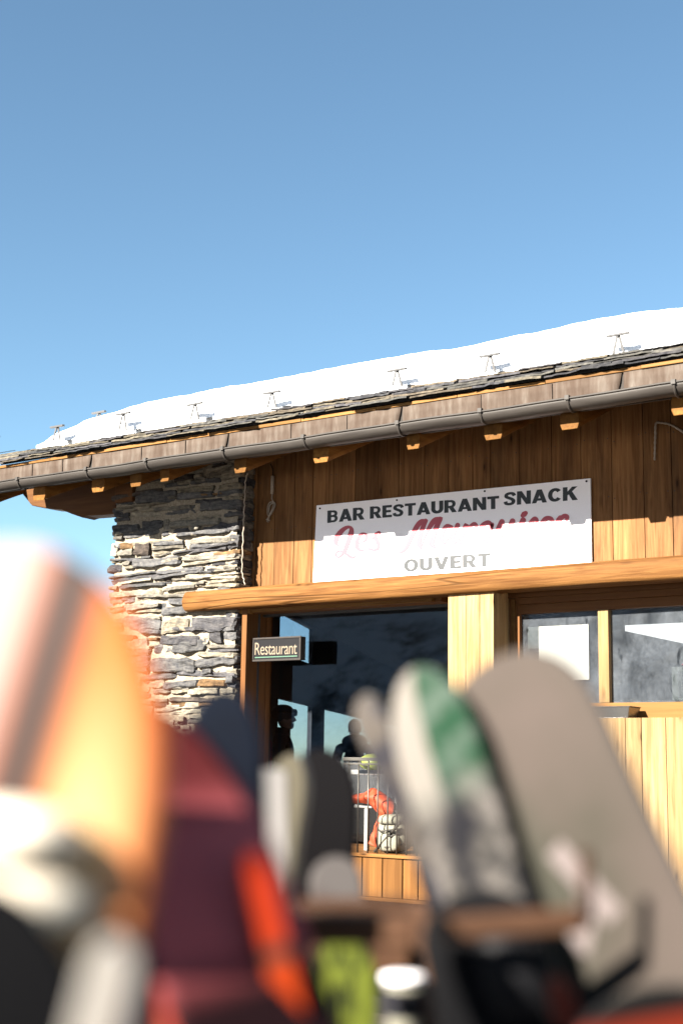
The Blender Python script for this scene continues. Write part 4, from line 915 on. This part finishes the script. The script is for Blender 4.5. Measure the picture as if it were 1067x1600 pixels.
def g_grey(nt, s, t):
    a = noise(nt, coords(nt), 5, 3, .5)
    c = ramp(nt, a, [(.35, (.033, .0295, .024)), (.5, (.042, .035, .030)), (.7, (.050, .040, .0355))])
    g1 = ramp(nt, mth(nt, 'ADD', mth(nt, 'ABSOLUTE', mth(nt, 'SUBTRACT', t, -.45)), mth(nt, 'MULTIPLY', mth(nt, 'ABSOLUTE', mth(nt, 'SUBTRACT', s, .3)), 2.2)), [(.2, (1, 1, 1)), (.65, (0, 0, 0))])
    c = mixc(nt, mth(nt, 'MULTIPLY', g1, .6), c, (.026, .027, .021))
    # pale angular emblem: two crossing bars
    s0, t0 = .33, .0
    ds = mth(nt, 'SUBTRACT', s, s0); dt = mth(nt, 'MULTIPLY', mth(nt, 'SUBTRACT', t, t0), .13)
    def barr(ca, sa, hl, hw, os, ot):
        x_ = mth(nt, 'SUBTRACT', ds, os); y_ = mth(nt, 'SUBTRACT', dt, ot)
        a_ = mth(nt, 'ADD', mth(nt, 'MULTIPLY', x_, ca), mth(nt, 'MULTIPLY', y_, sa)); b_ = mth(nt, 'SUBTRACT', mth(nt, 'MULTIPLY', y_, ca), mth(nt, 'MULTIPLY', x_, sa))
        return mth(nt, 'MULTIPLY', mth(nt, 'LESS_THAN', mth(nt, 'ABSOLUTE', a_), hl), mth(nt, 'LESS_THAN', mth(nt, 'ABSOLUTE', b_), hw))
    e = mth(nt, 'MAXIMUM', barr(.95, .31, .058, .016, -.01, .0), barr(.69, -.73, .045, .016, .03, -.025))
    return mixc(nt, e, c, (.1, .084, .082))
def g_camo(nt, s, t):
    a = noise(nt, coords(nt), 17, 4, .6); c = ramp(nt, a, [(.38, (.008, .008, .01)), (.47, (.03, .028, .026)), (.56, (.085, .077, .072)), (.7, (.022, .02, .019))])
    top = ramp(nt, s, [(.14, (1, 1, 1)), (.2, (0, 0, 0))]); gg = ramp(nt, noise(nt, coords(nt), 22, 2, .5), [(.42, (.005, .023, .011)), (.60, (.04, .056, .045))])
    c = mixc(nt, top, c, gg)
    ed = ramp(nt, mth(nt, 'ADD', t, .5), [(.22, (1, 1, 1)), (.32, (0, 0, 0))]); c = mixc(nt, mth(nt, 'MULTIPLY', ed, ramp(nt, s, [(.16, (1, 1, 1)), (.22, (0, 0, 0))])), c, (.115, .105, .094))
    return c
def g_red(nt, s, t):  # banded print; red raised lower down to offset the orange board's shadow
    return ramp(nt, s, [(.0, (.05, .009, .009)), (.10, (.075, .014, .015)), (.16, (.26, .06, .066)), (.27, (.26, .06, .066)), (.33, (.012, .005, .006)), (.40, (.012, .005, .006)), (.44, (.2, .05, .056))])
def g_lime(nt, s, t):
    a = noise(nt, coords(nt, (1, 1, .25)), 50, 3, .6, 1); return ramp(nt, a, [(.42, (.006, .008, .003)), (.54, (.05, .06, .008))])
B = lambda name, f, r=.65, sp=.03: board_graphic(name, f, r, sp)
redside = plain('red_sidewall', (.12, .01, .004), .5); orside = plain('orange_sidewall', (.25, .05, .006), .35); paleside = plain('pale_sidewall', (.065, .058, .045), .5); lightside = plain('grey_sidewall', (.055, .046, .042), .5)
def ex_or(e, T, u, v, n):
    binding(e, T+u*.235+v*.035, u, v, n, .27, 'binding_white', 'binding_white')
place_board('snowboard', 'white and orange snowboard, nearest and largest at the left edge', 'snowboard', orside, B('orange_board_graphic', g_orange, .4, .4), tip=(38, 845), low=(-80, 1600), dt=1.06, dl=1.0, width=.26, length=1.5, nose=.2, roll=14, curl=.02, thick=.012, extra=ex_or, group=None)
place_board('snowboard', 'navy blue snowboard edge just behind the white and orange snowboard', 'snowboard', 'darkplastic', B('navy_graphic', const((.006, .009, .02))), tip=(120, 930), low=(110, 1600), dt=1.35, dl=1.3, width=.15, length=1.5, nose=.17, roll=0, curl=.03, thick=.012)
place_board('snowboard', 'dark red snowboard with bright red sidewall beside the orange one', 'snowboard', redside, B('dark_red_graphic_shade_lift', g_red), tip=(215, 1085), low=(405, 1640), dt=1.5, dl=1.36, width=.2, length=1.55, nose=.2, roll=-38, curl=.03, thick=.03)
place_board('ski', 'dark navy ski with rounded tip in front of the stone pillar', 'ski', 'darkplastic', B('navy_ski_graphic', noisy((.001, .0016, .0035), (.0016, .003, .007), 3)), tip=(342, 1072), low=(362, 1500), dt=1.75, dl=1.7, width=.105, length=1.6, nose=.11, roll=10, curl=.03, thick=.012, group='skis and snowboards standing in the rack')
place_board('ski', 'beige ski with pale edge half hidden by the charcoal ski', 'ski', paleside, B('beige_ski_graphic', const((.042, .037, .026))), tip=(455, 1178), low=(408, 1560), dt=2.7, dl=2.6, width=.085, length=1.75, nose=.1, roll=25, curl=.02, thick=.03)
place_board('ski', 'short white ski tail standing left of the beige ski', 'ski', 'white', B('white_tail_graphic', const((.2, .19, .185))), tip=(418, 1202), low=(428, 1520), dt=2.4, dl=2.4, width=.065, length=1.65, nose=.012, roll=0, curl=.0, thick=.012)
place_board('ski', 'charcoal ski with plain broad round tip near the middle', 'ski', 'darkplastic', B('charcoal_graphic', const((.003, .0027, .0031))), tip=(503, 1168), low=(492, 1500), dt=2.9, dl=2.8, width=.155, length=1.8, nose=.12, roll=0, curl=.04, thick=.012)
place_board('ski', 'pale ski tip tilted left behind the green-tipped ski', 'ski', paleside, B('pale_ski_graphic', noisy((.06, .052, .046), (.02, .02, .026), 14)), tip=(563, 1092), low=(668, 1330), dt=2.1, dl=2.1, width=.05, length=1.7, nose=.045, roll=20, curl=.02, thick=.012)
def ex_camo(e, T, u, v, n):
    mb = MB(); mb.ellipsoid(T+u*.42+n*.03, (.05, .05, .07), Matrix((v, n, -u)).transposed(), 14, 8, p=3); mb.build('toe_binding', 'darkplastic', e)
place_board('ski', 'ski with green tip, white edge and grey camouflage pattern', 'ski', paleside, B('camouflage_graphic', g_camo), tip=(640, 1042), low=(778, 1450), dt=1.95, dl=1.85, width=.118, length=1.7, nose=.13, roll=15, curl=.03, thick=.014, extra=ex_camo)
place_board('snowboard', 'broad pinkish grey snowboard with pale angular emblem at the right', 'snowboard', lightside, B('grey_board_graphic', g_grey), tip=(742, 1038), low=(968, 1480), dt=1.95, dl=1.8, width=.262, length=1.5, nose=.16, pw=2.7, roll=28, curl=.03, thick=.012)
place_board('snowboard', 'black snowboard leaning between the camouflage ski and the grey snowboard', 'snowboard', 'darkplastic', B('black_graphic', const((.003, .003, .004))), tip=(690, 1170), low=(850, 1640), dt=2.15, dl=2.05, width=.2, length=1.5, nose=.2, roll=10, curl=.03, thick=.012)
place_board('snowboard', 'short black snowboard standing low in front of the camouflage ski', 'snowboard', 'darkplastic', B('black_low_graphic', const((.003, .003, .0035))), tip=(738, 1392), low=(785, 1660), dt=1.8, dl=1.75, width=.15, length=1.1, nose=.06, roll=0, curl=.02, thick=.012)
place_board('ski', 'small coral red ski tip low between black and grey snowboards', 'ski', redside, B('coral_graphic', const((.1, .022, .014))), tip=(868, 1535), low=(905, 1640), dt=1.7, dl=1.7, width=.035, length=1.3, nose=.05, roll=0, curl=.02, thick=.012)
place_board('ski', 'lime yellow ski tip with dark streaks under the rack bar', 'ski', 'darkplastic', B('lime_graphic', g_lime), tip=(538, 1452), low=(535, 1700), dt=2.2, dl=2.15, width=.1, length=1.3, nose=.1, roll=5, curl=.03, thick=.012)
place_board('ski', 'narrow bright red strip standing for the sunlit sidewall of the dark red snowboard', 'ski', redside, B('sunlit_sidewall_red', lambda nt, s, t: ramp(nt, s, [(.0, (.06, .004, .003)), (.03, (.22, .018, .006)), (.092, (.22, .02, .006)), (.098, (.03, .02, .016)), (.108, (.03, .02, .016)), (.114, (.24, .026, .005))])), tip=(390, 1330), low=(466, 1640), dt=1.4, dl=1.4, width=.034, length=1.2, nose=.03, roll=0, curl=.0, thick=.012)  # added strip: sun on the dark red board's sidewall as bright red
place_board('ski', 'blunt pinkish white ski tail in front of the charcoal ski', 'ski', lightside, B('pink_white_graphic', noisy((.035, .025, .024), (.055, .05, .049), 6)), tip=(520, 1338), low=(548, 1560), dt=2.4, dl=2.35, width=.09, length=1.3, nose=.05, roll=0, curl=.0, thick=.012)
place_board('ski', 'small white ski tail beside the red edge at the bottom', 'ski', 'white', B('white_small_graphic', const((.07, .065, .055))), tip=(492, 1540), low=(515, 1700), dt=1.8, dl=1.8, width=.035, length=1.1, nose=.04, roll=0, curl=.0, thick=.012)
place_board('ski', 'white ski tail leaning at the bottom left under the orange snowboard', 'ski', 'white', B('white_left_graphic', const((.2, .187, .172))), tip=(186, 1470), low=(140, 1640), dt=.88, dl=.88, width=.03, length=1.1, nose=.02, roll=0, curl=.0, thick=.012)
place_board('snowboard', 'black snowboard low at the bottom left corner', 'snowboard', 'darkplastic', B('black_left_graphic', const((.003, .003, .0035))), tip=(-70, 1385), low=(80, 1700), dt=.93, dl=.93, width=.095, length=1.2, nose=.09, roll=0, curl=.02, thick=.012)
place_board('snowboard', 'black snowboard with orange red stripe at the bottom right corner', 'snowboard', 'darkplastic', B('black_red_graphic', lambda nt, s, t: ramp(nt, s, [(.022, (.003, .003, .003)), (.032, (.06, .007, .003)), (.055, (.06, .007, .003)), (.068, (.003, .003, .003))])), tip=(1015, 1555), low=(1060, 1760), dt=1.6, dl=1.6, width=.22, length=1.2, nose=.08, roll=0, curl=.02, thick=.012)
# dark bulk of bags / boots below is the rack itself: timber bars and posts
rk = thing('ski_rack', 'brown timber ski rack with cross bars holding the skis', 'ski rack', D(640, 1600, 2.1)-Vector((0, 0, .75)))
def bar(name, a, c, h, dpt):
    mb = MB(); A, Cc = D(*a), D(*c); uu = (Cc-A); back_ = (RC @ Vector((0, 0, -1))); back_.z = 0; back_.normalize()
    mb.obox(A-Vector((0, 0, h/2)), uu, (0, 0, h), back_*dpt); return mb.build(name, 'rack', rk, bevel=.006)
bar('cross_bar', (395, 1452, 1.82), (650, 1455, 1.8), .038, .06)
bar('cross_bar', (690, 1452, 1.72), (918, 1437, 1.72), .030, .012)
bar('cross_bar', (395, 1420, 2.0), (640, 1415, 2.0), .02, .03)
bar('cross_bar', (150, 1500, 2.3), (640, 1500, 2.3), .05, .06)
mb = MB(); A = D(640, 1412, 2.35); mb.box((A.x-.045, A.y, 1.6), (A.x+.045, A.y+.06, A.z)); mb.build('rack_post', 'rack', rk, bevel=.006)
mb = MB(); A = D(235, 1470, 2.35); mb.box((A.x-.05, A.y, 1.6), (A.x+.05, A.y+.07, A.z)); mb.build('rack_post', 'rack', rk, bevel=.006)
mb = MB(); mb.tube([D(914, 1330, 1.72), D(916, 1440, 1.72)], .008, 8); mb.build('bar_peg', 'rack', rk)
mb = MB(); A = D(930, 1680, 2.3); mb.box((A.x-.03, A.y, 1.6), (A.x+.05, A.y+.07, A.z)); mb.build('rack_post', 'rack', rk, bevel=.006)
# cup on the lower bar
ck = D(630, 1532, 2.2); cup = thing('paper_cup', 'pale paper cup with white lid and dark band on the rack', 'cup', ck-Vector((0, 0, .12)))
mb = MB(); mb.tube([ck-Vector((0, 0, .12)), ck], [.024, .03], 18); mb.tube
cb = mb.build('cup_body', 'bag', cup)
mb = MB(); mb.tube([ck-Vector((0, 0, .052)), ck-Vector((0, 0, .012))], [.0292, .0312], 18, cap=False); mb.build('cup_band', 'cloth_dark', cup)
mb = MB(); mb.tube([ck, ck+Vector((0, 0, .008)), ck+Vector((0, 0, .01))], [.034, .034, .028], 18); mb.build('cup_lid', 'signw', cup)
mb = MB(); A = ck-Vector((.6, 0, .16)); mb.box((A.x, ck.y-.05, ck.z-.15), (A.x+1.0, ck.y+.08, ck.z-.121)); mb.build('shelf', 'rack', rk, bevel=.004)
# ------------------------------------------------------------------ camera, light, sky
cam = bpy.data.cameras.new('camera'); co = bpy.data.objects.new('camera', cam); C.objects.link(co); SC.camera = co
co.matrix_world = Matrix.Translation(EYE) @ RC.to_4x4()
cam.sensor_fit = 'VERTICAL'; cam.sensor_height = 36; cam.sensor_width = 24; cam.lens = 50; cam.clip_start = .05; cam.clip_end = 8000
cam.dof.use_dof = True; cam.dof.focus_distance = 15.3; cam.dof.aperture_fstop = 1.4
AZ, EL = math.radians(16), math.radians(30)
sd = Vector((-math.sin(AZ)*math.cos(EL), -math.cos(AZ)*math.cos(EL), math.sin(EL)))
sun = bpy.data.lights.new('sun', 'SUN'); sun.energy = 5; sun.angle = math.radians(.5); sun.color = (1, .93, .82)
so = bpy.data.objects.new('sun', sun); C.objects.link(so); so.rotation_euler = sd.to_track_quat('Z', 'Y').to_euler()
w = bpy.data.worlds.new('World'); SC.world = w; w.use_nodes = True; nt = w.node_tree; bg = nt.nodes['Background']
sky = nd(nt, 'ShaderNodeTexSky', sky_type='NISHITA'); sky.sun_disc = False; sky.sun_elevation = EL; sky.sun_rotation = math.atan2(sd.x, sd.y)
sky.altitude = 1800; sky.air_density = 1.0; sky.dust_density = .3; sky.ozone_density = 3.0
lk(nt, mixc(nt, 1.0, sky.outputs[0], (.70, .75, .65), 'MULTIPLY'), bg.inputs[0]); bg.inputs[1].default_value = .05
SC.view_settings.view_transform = 'Standard'; SC.view_settings.look = 'None'; SC.view_settings.exposure = 2.72; SC.view_settings.gamma = 1
SC.cycles.max_bounces = 8; SC.cycles.transparent_max_bounces = 12; SC.cycles.use_denoising = True
